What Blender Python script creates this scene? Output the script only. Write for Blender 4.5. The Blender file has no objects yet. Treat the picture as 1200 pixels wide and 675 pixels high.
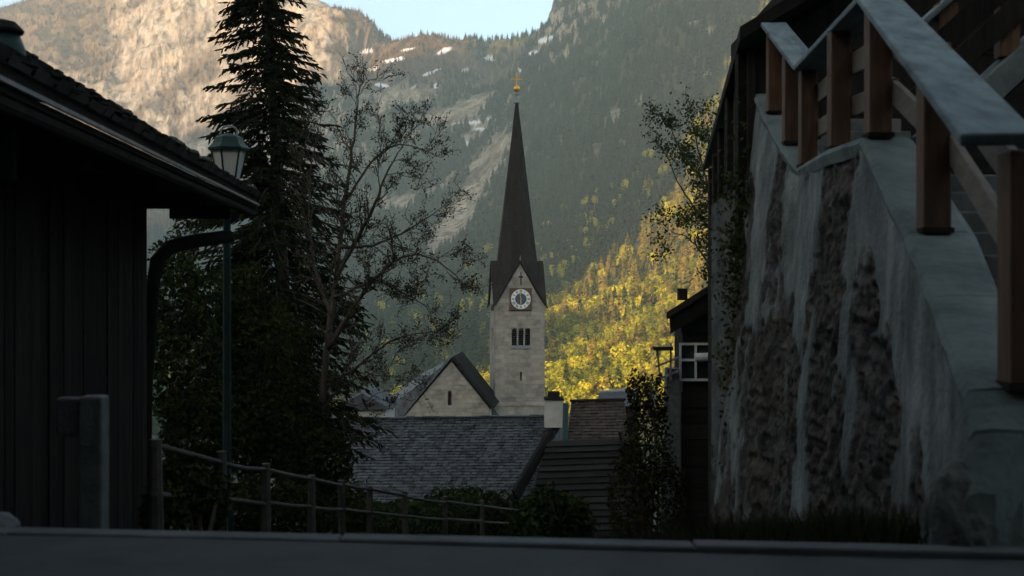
import bpy, bmesh, math, random
import numpy as np
from mathutils import Vector, Matrix

R = math.radians
SC = bpy.context.scene
COL = SC.collection
random.seed(7)
RNG = np.random.default_rng(7)

# ------------------------------------------------------------------ camera
EYE = 1.05
F = 1480.0                                   # focal length in photograph pixels (1200 wide)
cam = bpy.data.cameras.new('camera')
cam.sensor_width = 36.0
cam.lens = F / 1200 * 36
cam.clip_start = 0.1
cam.clip_end = 20000
cam.dof.use_dof = True
cam.dof.focus_distance = 125
cam.dof.aperture_fstop = 3.2
camo = bpy.data.objects.new('camera', cam)
COL.objects.link(camo)
camo.location = (0, 0, EYE)
camo.rotation_euler = (R(90), 0, 0)
SC.camera = camo

# ------------------------------------------------------------------ sky, sun, exposure
HEAD, ELEV = 33.0, 11.0                      # heading the light travels (from +Y towards +X), sun elevation
world = bpy.data.worlds.new('World')
SC.world = world
world.use_nodes = True
wn = world.node_tree
sky = wn.nodes.new('ShaderNodeTexSky')
sky.sky_type = 'NISHITA'
sky.sun_disc = False
sky.sun_elevation = R(ELEV)
sky.sun_rotation = R(180 + HEAD)
sky.altitude = 500
sky.air_density = 1.0
sky.dust_density = 4.0
sky.ozone_density = 1.5
bg = wn.nodes['Background']
bg.inputs['Strength'].default_value = 0.088
wn.links.new(sky.outputs[0], bg.inputs['Color'])

sun = bpy.data.lights.new('sun', 'SUN')
sun.energy = 5.0
sun.angle = R(0.5)
sun.color = (1.0, 0.69, 0.42)
suno = bpy.data.objects.new('sun', sun)
COL.objects.link(suno)
hh, ee = R(HEAD), R(ELEV)
SUN_DIR = Vector((math.sin(hh) * math.cos(ee), math.cos(hh) * math.cos(ee), -math.sin(ee)))
suno.rotation_euler = SUN_DIR.to_track_quat('-Z', 'Y').to_euler()

vs = SC.view_settings
vs.view_transform = 'Standard'
vs.look = 'None'
vs.gamma = 1
vs.exposure = 2.3
vs.use_curve_mapping = False
SC.cycles.use_denoising = True
SC.cycles.max_bounces = 6
SC.cycles.diffuse_bounces = 3
SC.cycles.glossy_bounces = 2
SC.cycles.transmission_bounces = 3
SC.cycles.transparent_max_bounces = 6
SC.cycles.volume_bounces = 2
SC.cycles.sample_clamp_indirect = 4


def P(px, py, Y):
    """point at depth Y metres seen at photograph pixel (px, py)"""
    return Vector(((px - 600) / F * Y, Y, EYE - (py - 337.5) / F * Y))


# ------------------------------------------------------------------ object helpers
def tag(o, label=None, cat=None, group=None, kind=None):
    if label: o['label'] = label
    if cat: o['category'] = cat
    if group: o['group'] = group
    if kind: o['kind'] = kind
    return o


def thing(name, label, cat, loc=(0, 0, 0), rz=0, group=None):
    o = bpy.data.objects.new(name, None)
    COL.objects.link(o)
    o.location = loc
    o.rotation_euler = (0, 0, rz)
    o.empty_display_size = 0.2
    return tag(o, label, cat, group)


def link(name, mesh, mat=None, parent=None):
    o = bpy.data.objects.new(name, mesh)
    COL.objects.link(o)
    if mat and not mesh.materials: mesh.materials.append(mat)
    if parent: o.parent = parent
    return o


def np_mesh(name, V, Fs, smooth=False):
    """mesh from arrays: V (n,3), Fs (m,3) or (m,4)"""
    V = np.asarray(V, dtype=np.float32); Fs = np.asarray(Fs, dtype=np.int32)
    me = bpy.data.meshes.new(name)
    me.vertices.add(len(V)); me.vertices.foreach_set('co', V.ravel())
    k = Fs.shape[1]
    me.loops.add(Fs.size); me.loops.foreach_set('vertex_index', Fs.ravel())
    me.polygons.add(len(Fs))
    me.polygons.foreach_set('loop_start', np.arange(0, Fs.size, k, dtype=np.int32))
    me.polygons.foreach_set('loop_total', np.full(len(Fs), k, dtype=np.int32))
    if smooth: me.polygons.foreach_set('use_smooth', np.ones(len(Fs), dtype=bool))
    me.update(calc_edges=True)
    me.validate()
    return me


def fattr(me, name, vals):
    a = me.attributes.new(name, 'FLOAT', 'POINT')
    a.data.foreach_set('value', np.asarray(vals, dtype=np.float32))


class MB:
    def __init__(s): s.v, s.f = [], []

    def add(s, vs_, fs_):
        n = len(s.v); s.v += [tuple(v) for v in vs_]; s.f += [tuple(n + i for i in f) for f in fs_]; return s

    def hexa(s, c8):
        return s.add(c8, [(0, 3, 2, 1), (4, 5, 6, 7), (0, 1, 5, 4), (1, 2, 6, 5), (2, 3, 7, 6), (3, 0, 4, 7)])

    def box(s, x0, x1, y0, y1, z0, z1):
        return s.hexa([(x0, y0, z0), (x1, y0, z0), (x1, y1, z0), (x0, y1, z0), (x0, y0, z1), (x1, y0, z1), (x1, y1, z1), (x0, y1, z1)])

    def beam(s, a, b, w, h, up=(0, 0, 1)):
        a, b, up = Vector(a), Vector(b), Vector(up)
        d = (b - a).normalized(); r = d.cross(up).normalized(); u = r.cross(d).normalized()
        r *= w / 2; u *= h / 2
        return s.hexa([a - r - u, a + r - u, b + r - u, b - r - u, a - r + u, a + r + u, b + r + u, b - r + u])

    def prism(s, pts, off):
        """closed polygon pts extruded by vector off"""
        pts = [Vector(p) for p in pts]; off = Vector(off); n = len(pts)
        fs_ = [tuple(range(n - 1, -1, -1)), tuple(range(n, 2 * n))]
        for i in range(n):
            j = (i + 1) % n
            fs_.append((i, j, n + j, n + i))
        return s.add(pts + [p + off for p in pts], fs_)

    def tube(s, pts, rad, n=6, cap=True):
        pts = [Vector(p) for p in pts]
        if not hasattr(rad, '__len__'): rad = [rad] * len(pts)
        rings = []; ref = Vector((0.31, 0.17, 0.93))
        vv, ff = [], []
        for i, p in enumerate(pts):
            d = (pts[min(i + 1, len(pts) - 1)] - pts[max(i - 1, 0)]).normalized()
            a = d.cross(ref)
            if a.length < 0.1: a = d.cross(Vector((1, 0, 0)))
            a.normalize(); b = d.cross(a)
            for k in range(n):
                t = 2 * math.pi * k / n
                vv.append(p + (a * math.cos(t) + b * math.sin(t)) * rad[i])
        for i in range(len(pts) - 1):
            for k in range(n):
                k2 = (k + 1) % n
                ff.append((i * n + k, i * n + k2, (i + 1) * n + k2, (i + 1) * n + k))
        if cap:
            ff.append(tuple(range(n - 1, -1, -1))); m = (len(pts) - 1) * n
            ff.append(tuple(range(m, m + n)))
        return s.add(vv, ff)

    def lathe(s, prof, n=12, c=(0, 0, 0), rz=0):
        """prof: list of (radius, z)"""
        vv, ff = [], []
        for r, z in prof:
            for k in range(n):
                t = 2 * math.pi * k / n + rz
                vv.append((c[0] + r * math.cos(t), c[1] + r * math.sin(t), c[2] + z))
        for i in range(len(prof) - 1):
            for k in range(n):
                k2 = (k + 1) % n
                ff.append((i * n + k, i * n + k2, (i + 1) * n + k2, (i + 1) * n + k))
        ff.append(tuple(range(n - 1, -1, -1))); m = (len(prof) - 1) * n
        ff.append(tuple(range(m, m + n)))
        return s.add(vv, ff)

    def mesh(s, name, smooth=False):
        me = bpy.data.meshes.new(name)
        me.from_pydata(s.v, [], s.f)
        if len(s.f) < 3000:
            bm = bmesh.new(); bm.from_mesh(me); bmesh.ops.recalc_face_normals(bm, faces=bm.faces); bm.to_mesh(me); bm.free()
        if smooth: me.polygons.foreach_set('use_smooth', [True] * len(me.polygons))
        me.update()
        return me

    def build(s, name, mat, parent=None, bevel=0, smooth=False):
        o = link(name, s.mesh(name, smooth), mat, parent)
        if bevel:
            m = o.modifiers.new('bevel', 'BEVEL'); m.width = bevel; m.segments = 2; m.limit_method = 'ANGLE'
        return o


# ------------------------------------------------------------------ noise
def _hash(ix, iy, iz, seed):
    h = (ix.astype(np.int64) * 374761393 + iy.astype(np.int64) * 668265263 + iz.astype(np.int64) * 2147483647 + seed * 1274126177) & 0xFFFFFFFF
    h = ((h ^ (h >> 13)) * 1274126177) & 0xFFFFFFFF
    h = ((h ^ (h >> 16)) * 2246822519) & 0xFFFFFFFF
    return ((h ^ (h >> 15)) & 0xFFFFFF) / float(0xFFFFFF)


def vnoise(x, y, z, seed=0):
    x, y, z = np.broadcast_arrays(np.asarray(x, float), np.asarray(y, float), np.asarray(z, float))
    fx, fy, fz = np.floor(x), np.floor(y), np.floor(z)
    tx, ty, tz = x - fx, y - fy, z - fz
    tx = tx * tx * tx * (tx * (tx * 6 - 15) + 10); ty = ty * ty * ty * (ty * (ty * 6 - 15) + 10); tz = tz * tz * tz * (tz * (tz * 6 - 15) + 10)
    o = 0
    for dx in (0, 1):
        wx = tx if dx else 1 - tx
        for dy in (0, 1):
            wy = ty if dy else 1 - ty
            for dz in (0, 1):
                o = o + wx * wy * (tz if dz else 1 - tz) * _hash(fx + dx, fy + dy, fz + dz, seed)
    return o * 2 - 1


def fbm(x, y, z, oct=5, seed=0, gain=0.5, ridged=False):
    a, s, o = 1.0, 0.0, 0.0
    for i in range(oct):
        n = vnoise(x, y, z, seed + i * 17)
        if ridged: n = 1 - 2 * np.abs(n)
        o = o + a * n; s += a; a *= gain
        x, y, z = np.asarray(x) * 2.03 + 11.3, np.asarray(y) * 2.03 + 5.7, np.asarray(z) * 2.03 + 3.1
    return o / s


# ------------------------------------------------------------------ material helpers
def new_mat(name):
    m = bpy.data.materials.new(name)
    m.use_nodes = True
    nt = m.node_tree
    return m, nt, nt.nodes['Principled BSDF']


def nd(nt, typ, **kw):
    n = nt.nodes.new(typ)
    for k, v in kw.items():
        if k in n.inputs: n.inputs[k].default_value = v
        else: setattr(n, k, v)
    return n


def ramp(nt, src, stops):
    r = nt.nodes.new('ShaderNodeValToRGB')
    el = r.color_ramp.elements
    while len(el) < len(stops): el.new(0.5)
    for e, (p, c) in zip(el, stops):
        e.position = p; e.color = (*c, 1)
    nt.links.new(src, r.inputs[0])
    return r.outputs[0]


def coords(nt, scale=(1, 1, 1), space='Object'):
    tc = nt.nodes.new('ShaderNodeTexCoord')
    mp = nt.nodes.new('ShaderNodeMapping')
    mp.inputs['Scale'].default_value = scale
    nt.links.new(tc.outputs[space], mp.inputs[0])
    return mp.outputs[0]


def noise_mat(name, c0, c1, scale=4, stretch=(1, 1, 1), rough=0.85, bump=0.3, bscale=None, c2=None, spec=0.3, detail=8, metal=0, rand=0.0, dist=0.02):
    m, nt, b = new_mat(name)
    co = coords(nt, stretch)
    n = nd(nt, 'ShaderNodeTexNoise', Scale=scale, Detail=detail, Roughness=0.62)
    nt.links.new(co, n.inputs['Vector'])
    stops = [(0.3, c0), (0.7, c1)] if c2 is None else [(0.28, c0), (0.5, c1), (0.72, c2)]
    col = ramp(nt, n.outputs[0], stops)
    if rand:
        oi = nt.nodes.new('ShaderNodeObjectInfo')
        mr = nd(nt, 'ShaderNodeMapRange'); mr.inputs[3].default_value = 1 - rand; mr.inputs[4].default_value = 1 + rand
        nt.links.new(oi.outputs['Random'], mr.inputs[0])
        mx = nt.nodes.new('ShaderNodeVectorMath'); mx.operation = 'SCALE'
        nt.links.new(col, mx.inputs[0]); nt.links.new(mr.outputs[0], mx.inputs['Scale'])
        col = mx.outputs[0]
    nt.links.new(col, b.inputs['Base Color'])
    b.inputs['Roughness'].default_value = rough
    b.inputs['Specular IOR Level'].default_value = spec
    b.inputs['Metallic'].default_value = metal
    if bump:
        n2 = nd(nt, 'ShaderNodeTexNoise', Scale=bscale or scale * 4, Detail=6)
        nt.links.new(co, n2.inputs['Vector'])
        bp = nd(nt, 'ShaderNodeBump', Strength=bump, Distance=dist)
        nt.links.new(n2.outputs[0], bp.inputs['Height'])
        nt.links.new(bp.outputs[0], b.inputs['Normal'])
    return m


def leaf_mat(name, c0, c1, transl=0.35, rand=0.25, rough=0.6, inst=True, c2=None):
    """foliage: diffuse + translucent, varied per tree and per leaf clump"""
    m, nt, b = new_mat(name)
    nt.nodes.remove(b)
    out = nt.nodes['Material Output']
    oi = nt.nodes.new('ShaderNodeObjectInfo')
    geo = nt.nodes.new('ShaderNodeNewGeometry')
    n = nd(nt, 'ShaderNodeMath', operation='MULTIPLY_ADD')
    nt.links.new(geo.outputs['Random Per Island'], n.inputs[0])
    n.inputs[1].default_value = 0.2 if inst else 1.0
    sc = nd(nt, 'ShaderNodeMath', operation='MULTIPLY'); sc.inputs[1].default_value = 0.8 if inst else 0.0
    nt.links.new(oi.outputs['Random'], sc.inputs[0])
    nt.links.new(sc.outputs[0], n.inputs[2])
    col = ramp(nt, n.outputs[0], [(0.1, c0), (0.9, c1)] if c2 is None else [(0.05, c0), (0.5, c1), (0.95, c2)])
    d = nd(nt, 'ShaderNodeBsdfDiffuse'); t = nd(nt, 'ShaderNodeBsdfTranslucent')
    nt.links.new(col, d.inputs[0]); nt.links.new(col, t.inputs[0])
    mx = nd(nt, 'ShaderNodeMixShader'); mx.inputs[0].default_value = transl
    nt.links.new(d.outputs[0], mx.inputs[1]); nt.links.new(t.outputs[0], mx.inputs[2])
    nt.links.new(mx.outputs[0], out.inputs['Surface'])
    return m


# ------------------------------------------------------------------ far terrain (valley and mountains)
COLS = {   # photograph column: (row, depth) of the ground going up the slope
    -260: [(480, 700), (330, 1900), (220, 3000), (140, 3400), (80, 3850)],
    -120: [(480, 700), (330, 1900), (210, 3050), (110, 3400), (45, 3850)],
    0: [(480, 700), (330, 1900), (210, 3050), (115, 3350), (60, 3550), (14, 3850)],
    60: [(300, 2300), (200, 3050), (110, 3300), (50, 3450), (-8, 3750)],
    120: [(480, 700), (330, 1900), (200, 3050), (110, 3280), (50, 3390), (0, 3530), (-45, 3780)],
    200: [(300, 2200), (190, 3050), (100, 3230), (30, 3330), (-40, 3480), (-80, 3700)],
    270: [(480, 700), (330, 1700), (250, 2600), (170, 3050), (90, 3180), (20, 3270), (-40, 3400), (-60, 3560)],
    330: [(300, 1900), (180, 2850), (110, 3000), (50, 3100), (0, 3200), (-28, 3320)],
    375: [(480, 680), (400, 1150), (300, 1850), (200, 2600), (130, 2830), (70, 2980), (30, 3070), (8, 3150)],
    405: [(30, 3090)], 450: [(42, 3030)], 500: [(48, 3000)], 545: [(48, 2990)], 590: [(52, 2960)], 630: [(38, 2900)], 655: [(25, 2850)],
    440: [(482, 640), (440, 880), (395, 1250), (340, 1680), (290, 2030), (230, 2330), (150, 2580), (90, 2760)],
    520: [(478, 600), (420, 880), (370, 1250), (300, 1720), (260, 2030), (200, 2330), (130, 2580), (85, 2780)],
    600: [(472, 600), (405, 880), (335, 1250), (275, 1600), (210, 1980), (150, 2330), (100, 2620)],
    680: [(466, 600), (405, 850), (335, 1120), (265, 1420), (185, 1780), (105, 2150), (45, 2480), (2, 2760)],
    760: [(468, 580), (405, 790), (335, 1030), (262, 1270), (182, 1550), (100, 1860), (0, 2280), (-80, 2650)],
    860: [(472, 550), (400, 720), (300, 960), (200, 1240), (100, 1510), (0, 1820), (-100, 2150), (-150, 2380)],
    1000: [(475, 500), (400, 650), (300, 850), (200, 1060), (100, 1290), (0, 1550), (-150, 1950)],
    1250: [(480, 470), (400, 600), (300, 780), (150, 1050), (0, 1400), (-150, 1800)],
    1600: [(480, 460), (400, 560), (250, 780), (100, 1050), (0, 1300)],
}
CP = []
for px, lst in COLS.items():
    for py, Y in lst:
        CP.append(P(px, py, Y))
    if lst[-1][1] > 1000:
        p = P(px, lst[-1][0], lst[-1][1]); d = 260
        CP.append(Vector((p.x * (1 + d / p.y), p.y + d, p.z - 70)))
        CP.append(Vector((p.x * (1 + 900 / p.y), p.y + 900, p.z - 330)))
for x in (-1500, -800, -300, 0, 300, 700): CP.append(Vector((x * 0.35, 240, -45))); CP.append(Vector((x * 0.6, 430, -60)))
CP = np.array([tuple(p) for p in CP])


def _phi(d2): return np.sqrt(d2 + 60.0 ** 2)


_d2 = ((CP[:, None, :2] - CP[None, :, :2]) ** 2).sum(-1)
_n = len(CP)
_A = np.zeros((_n + 3, _n + 3))
_A[:_n, :_n] = _phi(_d2); _A[:_n, :_n] -= np.eye(_n) * 6.0
_A[:_n, _n] = 1; _A[:_n, _n + 1:] = CP[:, :2] / 1000
_A[_n:, :_n] = _A[:_n, _n:].T
_W = np.linalg.solve(_A, np.concatenate([CP[:, 2], np.zeros(3)]))


def h_far(x, y):
    x, y = np.asarray(x, float).ravel(), np.asarray(y, float).ravel()
    o = np.empty(len(x))
    for i in range(0, len(x), 40000):
        a, b = x[i:i + 40000], y[i:i + 40000]
        d2 = (a[:, None] - CP[None, :, 0]) ** 2 + (b[:, None] - CP[None, :, 1]) ** 2
        o[i:i + 40000] = _phi(d2) @ _W[:_n] + _W[_n] + (a * _W[_n + 1] + b * _W[_n + 2]) / 1000
    return o


# grid: spacing grows with distance
tcol = np.concatenate([np.linspace(-330, -40, 50, endpoint=False), np.linspace(-40, 900, 780, endpoint=False), np.linspace(900, 1560, 90)])
yrow = np.concatenate([np.linspace(250, 2450, 290, endpoint=False), np.linspace(2450, 3800, 420, endpoint=False), np.linspace(3800, 4600, 40)])
NC, NR = len(tcol), len(yrow)
GY, GP = np.meshgrid(yrow, tcol, indexing='ij')
GX = (GP - 600) / F * GY
GZ = h_far(GX, GY).reshape(GX.shape)
dzx = np.gradient(GZ, axis=1) / np.gradient(GX, axis=1)
dzy = np.gradient(GZ, axis=0) / np.gradient(GY, axis=0) - dzx * np.gradient(GX, axis=0) / np.gradient(GY, axis=0)
sl = np.sqrt(dzx ** 2 + dzy ** 2)
steep = np.clip((sl - 0.55) / 0.6, 0, 1)
far_w = np.clip((GY - 500) / 1500, 0.12, 1)
nx, ny, nz = -dzx, -dzy, np.ones_like(sl)
ln = np.sqrt(nx ** 2 + ny ** 2 + 1); nx /= ln; ny /= ln; nz /= ln
# buttresses and gullies: fall-line ribs, then crags
butt = fbm(GX / 210 + 0.25 * fbm(GX / 300, GY / 300, GZ / 300, 3, 5), GZ / 620, GY / 500, 4, 21, 0.5, True)
crag = fbm(GX / 62, GZ / 95, GY / 80, 6, 33, 0.62, True)
ledge = np.sin(GZ / 13 + 3 * fbm(GX / 160, GY / 160, GZ / 300, 3, 8)) * 0.5
roll = fbm(GX / 260, GY / 260, 0 * GX, 5, 55)
edge = np.clip((GY - 300) / 400, 0, 1)
disp = edge * (far_w * (roll * 16 + steep * (butt * 38 + crag * 24 + ledge * 5)) + (1 - steep) * far_w * crag * 5)
VX, VY, VZ = GX + nx * disp, GY + ny * disp, GZ + nz * disp
V = np.stack([VX, VY, VZ], -1).reshape(-1, 3)
idx = np.arange(NR * NC).reshape(NR, NC)
Q = np.stack([idx[:-1, :-1], idx[:-1, 1:], idx[1:, 1:], idx[1:, :-1]], -1).reshape(-1, 4)
mtn = np_mesh('mountains', V, Q, smooth=True)
# real slope after displacement
nrm = np.empty(len(V) * 3, dtype=np.float32)
mtn.vertices.foreach_get('normal', nrm)
nrm = nrm.reshape(NR, NC, 3)
# where the photograph shows each piece of ground
SXP = 600 + F * VX / VY
SYP = 337.5 - F * (VZ - EYE) / VY


def sstep(a, b, x):
    t = np.clip((x - a) / (b - a), 0, 1); return t * t * (3 - 2 * t)


pn = fbm(VX / 110, VY / 110, VZ / 110, 5, 77)
pn2 = fbm(VX / 34, VY / 34, VZ / 34, 4, 91)
bare = sstep(0.42, 0.68, (1 - nrm[..., 2]) + 0.16 * pn + 0.1 * pn2)
# the bare limestone face of the left mountain, the scree chute and pale crags on the headwall
cliff = sstep(95, 150, SXP + 45 * pn) * (1 - sstep(365, 420, SXP + 40 * pn)) * sstep(2850, 3000, VY) * (1 - sstep(3430, 3560, VY + 70 * pn))
face = sstep(20, 75, SYP + 40 * pn) * sstep(-40, 40, SXP) * (1 - sstep(120, 200, SXP)) * sstep(2900, 3020, VY) * sstep(70, 110, SYP + 20 * pn)
chute = np.exp(-((SXP - (600 - 0.62 * (SYP - 150)) + 10 * pn) / (10 + 0.1 * np.clip(SYP - 140, 0, 200))) ** 2) * sstep(135, 175, SYP) * (1 - sstep(270, 330, SYP))
head = sstep(380, 440, SXP) * (1 - sstep(560, 640, SXP)) * sstep(80, 120, SYP) * (1 - sstep(240, 300, SYP)) * sstep(-0.25, 0.35, pn + 0.6 * pn2)
streak = sstep(600, 640, SXP) * (1 - sstep(820, 880, SXP)) * (1 - sstep(150, 240, SYP)) * sstep(0.12, 0.5, pn2 + 0.5 * pn)
wl = (1 - sstep(110, 165, SXP + 60 * pn)) * (1 - sstep(66, 96, SYP + 30 * pn)) * (SXP < 300)
wl2 = sstep(375, 420, SXP) * (1 - sstep(600, 660, SXP)) * (1 - sstep(85, 120, SYP + 20 * pn)) * .8
ledges = sstep(.12, .4, pn - .25 * pn2) * sstep(100, 160, SXP) * .8
rock = (1 - .9 * wl) * (1 - wl2) * (1 - ledges * (SXP < 380)) * np.clip(np.maximum.reduce([bare * sstep(1900, 2500, VY), cliff, face * 0.9, chute, head * 0.75, streak * 0.6]), 0, 1)
snow = np.zeros_like(VX)
for (cx, cy, rx, ry, sh) in [(548, 144, 28, 3.6, -0.06), (585, 136, 22, 3.4, -0.22), (562, 151, 16, 2.6, 0), (505, 85, 16, 3, -.4), (486, 102, 9, 6, -.5), (448, 100, 10, 4, .1),
                             (462, 70, 20, 3.5, -.2), (574, 68, 10, 5, 0), (640, 46, 14, 4, -.3), (625, 62, 8, 4, -.2), (520, 60, 12, 4, -.4), (608, 82, 9, 3, .3), (545, 82, 8, 2.5, 0),
                             (440, 80, 8, 3, -.2), (455, 88, 8, 2.5, -.3), (430, 60, 10, 2.5, -.2), (478, 58, 12, 3, -.2), (548, 168, 5, 8, 0), (512, 100, 6, 5, -.3)]:
    dx = SXP - cx; dy = SYP - cy - sh * dx
    d = (dx / (rx * .8)) ** 2 + (dy / (ry * .7)) ** 2 + .8 * pn + 1.3 * pn2
    snow = np.maximum(snow, sstep(1.1, 0.6, d) * (VY > 2200))
wood = (1 - sstep(0.25, 0.6, rock)) * (1 - snow)
autumn = sstep(2350, 2650, VY) * np.maximum(1 - sstep(330, 390, SXP + 40 * pn), 1 - sstep(85, 115, SYP)) * (1 - sstep(500, 620, SXP + 60 * pn))
fattr(mtn, 'crag', np.clip(.5 + .5 * (crag * .75 + butt * .35 + pn2 * .35), 0, 1).ravel()); fattr(mtn, 'rock', rock.ravel()); fattr(mtn, 'snow', snow.ravel()); fattr(mtn, 'autumn', autumn.ravel())



def attr(nt, n):
    a = nt.nodes.new('ShaderNodeAttribute'); a.attribute_name = n; return a.outputs['Fac']


def mixc(nt, f, a, b_):
    mx = nt.nodes.new('ShaderNodeMix'); mx.data_type = 'RGBA'
    nt.links.new(f, mx.inputs[0])
    for s, v in ((6, a), (7, b_)):
        if isinstance(v, tuple): mx.inputs[s].default_value = (*v, 1)
        else: nt.links.new(v, mx.inputs[s])
    return mx.outputs[2]


m, nt, b = new_mat('mountain_ground')
co = coords(nt)
n1 = nd(nt, 'ShaderNodeTexNoise', Scale=0.03, Detail=10, Roughness=0.7); nt.links.new(co, n1.inputs[0])
n2 = nd(nt, 'ShaderNodeTexNoise', Scale=0.012, Detail=8, Roughness=0.6); nt.links.new(coords(nt, (1, 1, 0.3)), n2.inputs[0])
rockn = mixc(nt, n1.outputs[0], (0.30, 0.265, 0.225), (0.62, 0.55, 0.47))
crk = nd(nt, 'ShaderNodeMapRange'); crk.inputs[1].default_value = 0.38; crk.inputs[2].default_value = 0.60; nt.links.new(attr(nt, 'crag'), crk.inputs[0])
rockc = mixc(nt, crk.outputs[0], (0.15, 0.108, 0.07), rockn)
rk2 = ramp(nt, n2.outputs[0], [(0.36, (0.62, 0.55, 0.48)), (0.5, (1, 1, 1)), (0.62, (1.0, 0.9, 0.76))])
mm = nt.nodes.new('ShaderNodeMix'); mm.data_type = 'RGBA'; mm.blend_type = 'MULTIPLY'; mm.inputs[0].default_value = 1
nt.links.new(rockc, mm.inputs[6]); nt.links.new(rk2, mm.inputs[7]); rockc = mm.outputs[2]
n5 = nd(nt, 'ShaderNodeTexNoise', Scale=0.05, Detail=7, Roughness=0.65); nt.links.new(coords(nt, (1, 1, 0.16)), n5.inputs[0])
sk = nd(nt, 'ShaderNodeMapRange'); sk.inputs[1].default_value = 0.36; sk.inputs[2].default_value = 0.5; nt.links.new(n5.outputs[0], sk.inputs[0])
rockc = mixc(nt, sk.outputs[0], (0.22, 0.17, 0.125), rockc)
n6 = nd(nt, 'ShaderNodeTexNoise', Scale=0.05, Detail=14, Roughness=0.75, Distortion=0.15); nt.links.new(coords(nt, (1, 1, 0.4)), n6.inputs[0])
fine = ramp(nt, n6.outputs[0], [(0.40, (0.30, 0.245, 0.185)), (0.5, (0.9, 0.88, 0.85)), (0.59, (1.2, 1.17, 1.12))])
m2 = nt.nodes.new('ShaderNodeMix'); m2.data_type = 'RGBA'; m2.blend_type = 'MULTIPLY'; m2.inputs[0].default_value = 1
nt.links.new(rockc, m2.inputs[6]); nt.links.new(fine, m2.inputs[7]); rockc = m2.outputs[2]
soil = mixc(nt, n1.outputs[0], (0.035, 0.045, 0.018), (0.09, 0.095, 0.04))
asoil = mixc(nt, n1.outputs[0], (0.07, 0.042, 0.02), (0.19, 0.12, 0.06))
soil = mixc(nt, attr(nt, 'autumn'), soil, asoil)
c = mixc(nt, attr(nt, 'rock'), soil, rockc)
c = mixc(nt, attr(nt, 'snow'), c, (0.82, 0.84, 0.88))
nt.links.new(c, b.inputs['Base Color'])
b.inputs['Roughness'].default_value = 0.95; b.inputs['Specular IOR Level'].default_value = 0.1
n3 = nd(nt, 'ShaderNodeTexNoise', Scale=0.09, Detail=9, Roughness=0.7); nt.links.new(co, n3.inputs[0])
bp = nd(nt, 'ShaderNodeBump', Strength=1.0, Distance=10.0); nt.links.new(n3.outputs[0], bp.inputs['Height'])
nt.links.new(bp.outputs[0], b.inputs['Normal'])
MOUNT = m
tag(link('mountains', mtn, MOUNT), kind='structure')


def seen(px, py, y0=420, y1=4200):
    """first ground point of the far terrain along a line of sight"""
    ys = np.linspace(y0, y1, 900)
    xs = (px - 600) / F * ys; zs = EYE - (py - 337.5) / F * ys
    g = h_far(xs, ys)
    k = np.argmax(g > zs)
    return np.array([xs[k], ys[k], zs[k]])


# ------------------------------------------------------------------ unseen ridge, outline shaped so its shadow leaves only cliff and wood sunlit
tanE = math.tan(ee)
S0 = -1500.0


def uvs(p):
    u = p[0] * math.cos(hh) - p[1] * math.sin(hh)
    s = p[0] * math.sin(hh) + p[1] * math.cos(hh)
    return u, p[2] + s * tanE


prof = []
for px, py in ((20, 215), (120, 200), (215, 158), (290, 128), (355, 100), (426, 78), (466, 66), (517, 50)):
    q_ = uvs(seen(px, py)); prof.append((q_[0], q_[1] - {355: 60, 426: 100, 466: 100, 517: 70}.get(px, 0)))
print('ridge profile', [(round(a), round(b_)) for a, b_ in prof])
gap = []  # notch shaped to let the sun through onto the wood
for px, py in ((866, 130), (846, 140), (800, 175), (760, 235), (690, 335), (640, 392)):
    gap.append(uvs(seen(px, py) + np.array([0, 0, 8])))
print('gap edge', [(round(a), round(b_)) for a, b_ in gap])
low = 12.0
pts_ = [(-5600, prof[0][1] - 120)] + sorted(prof) + [(max(p[0] for p in prof) + 150, max(p[1] for p in prof) + 120)]
pts_ += [((pts_[-1][0] + gap[0][0]) / 2, pts_[-1][1] + 40), (gap[0][0] - 180, 1050), (gap[0][0] - 50, gap[0][1] + 190)] + sorted(gap)
pts_ += [(-440, 145), (-405, 118), (-372, 86), (-340, 32), (-325, low), (-215, low), (-150, 330), (60, 420), (500, 300), (2400, 380)]
us = np.array([p[0] for p in pts_]); vz = np.array([p[1] for p in pts_]); gu = gap[-1][0]
uu = np.linspace(-5200, gu + 2400, 620)
tz = np.interp(uu, us, vz) - S0 * tanE
tz += fbm(uu / 120, 0 * uu, 0 * uu, 4, 3) * 9
sg = np.linspace(-1, 1, 41)
UU, SS = np.meshgrid(uu, sg, indexing='ij')
TZ = np.repeat(tz[:, None], len(sg), 1)
fall = 1 - np.abs(SS) ** 1.15
hgt = -80 + (TZ + 80) * np.clip(fall, 0, 1) ** 1.1
wid = 1150
sx = S0 + SS * wid
hgt += (1 - fall) * fall * 160 * fbm(UU / 300, sx / 300, 0 * UU, 5, 13)
RX = UU * math.cos(hh) + sx * math.sin(hh)
RY = -UU * math.sin(hh) + sx * math.cos(hh)
idx = np.arange(UU.size).reshape(UU.shape)
Q = np.stack([idx[:-1, :-1], idx[1:, :-1], idx[1:, 1:], idx[:-1, 1:]], -1).reshape(-1, 4)
RIDGE = noise_mat('ridge_ground', (0.03, 0.045, 0.02), (0.10, 0.095, 0.06), 0.02, bump=0)
rid = np_mesh('unseen_shade_ridge', np.stack([RX, RY, hgt], -1).reshape(-1, 3), Q, True)
tag(link('unseen_shade_ridge', rid, RIDGE), kind='structure')

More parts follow.
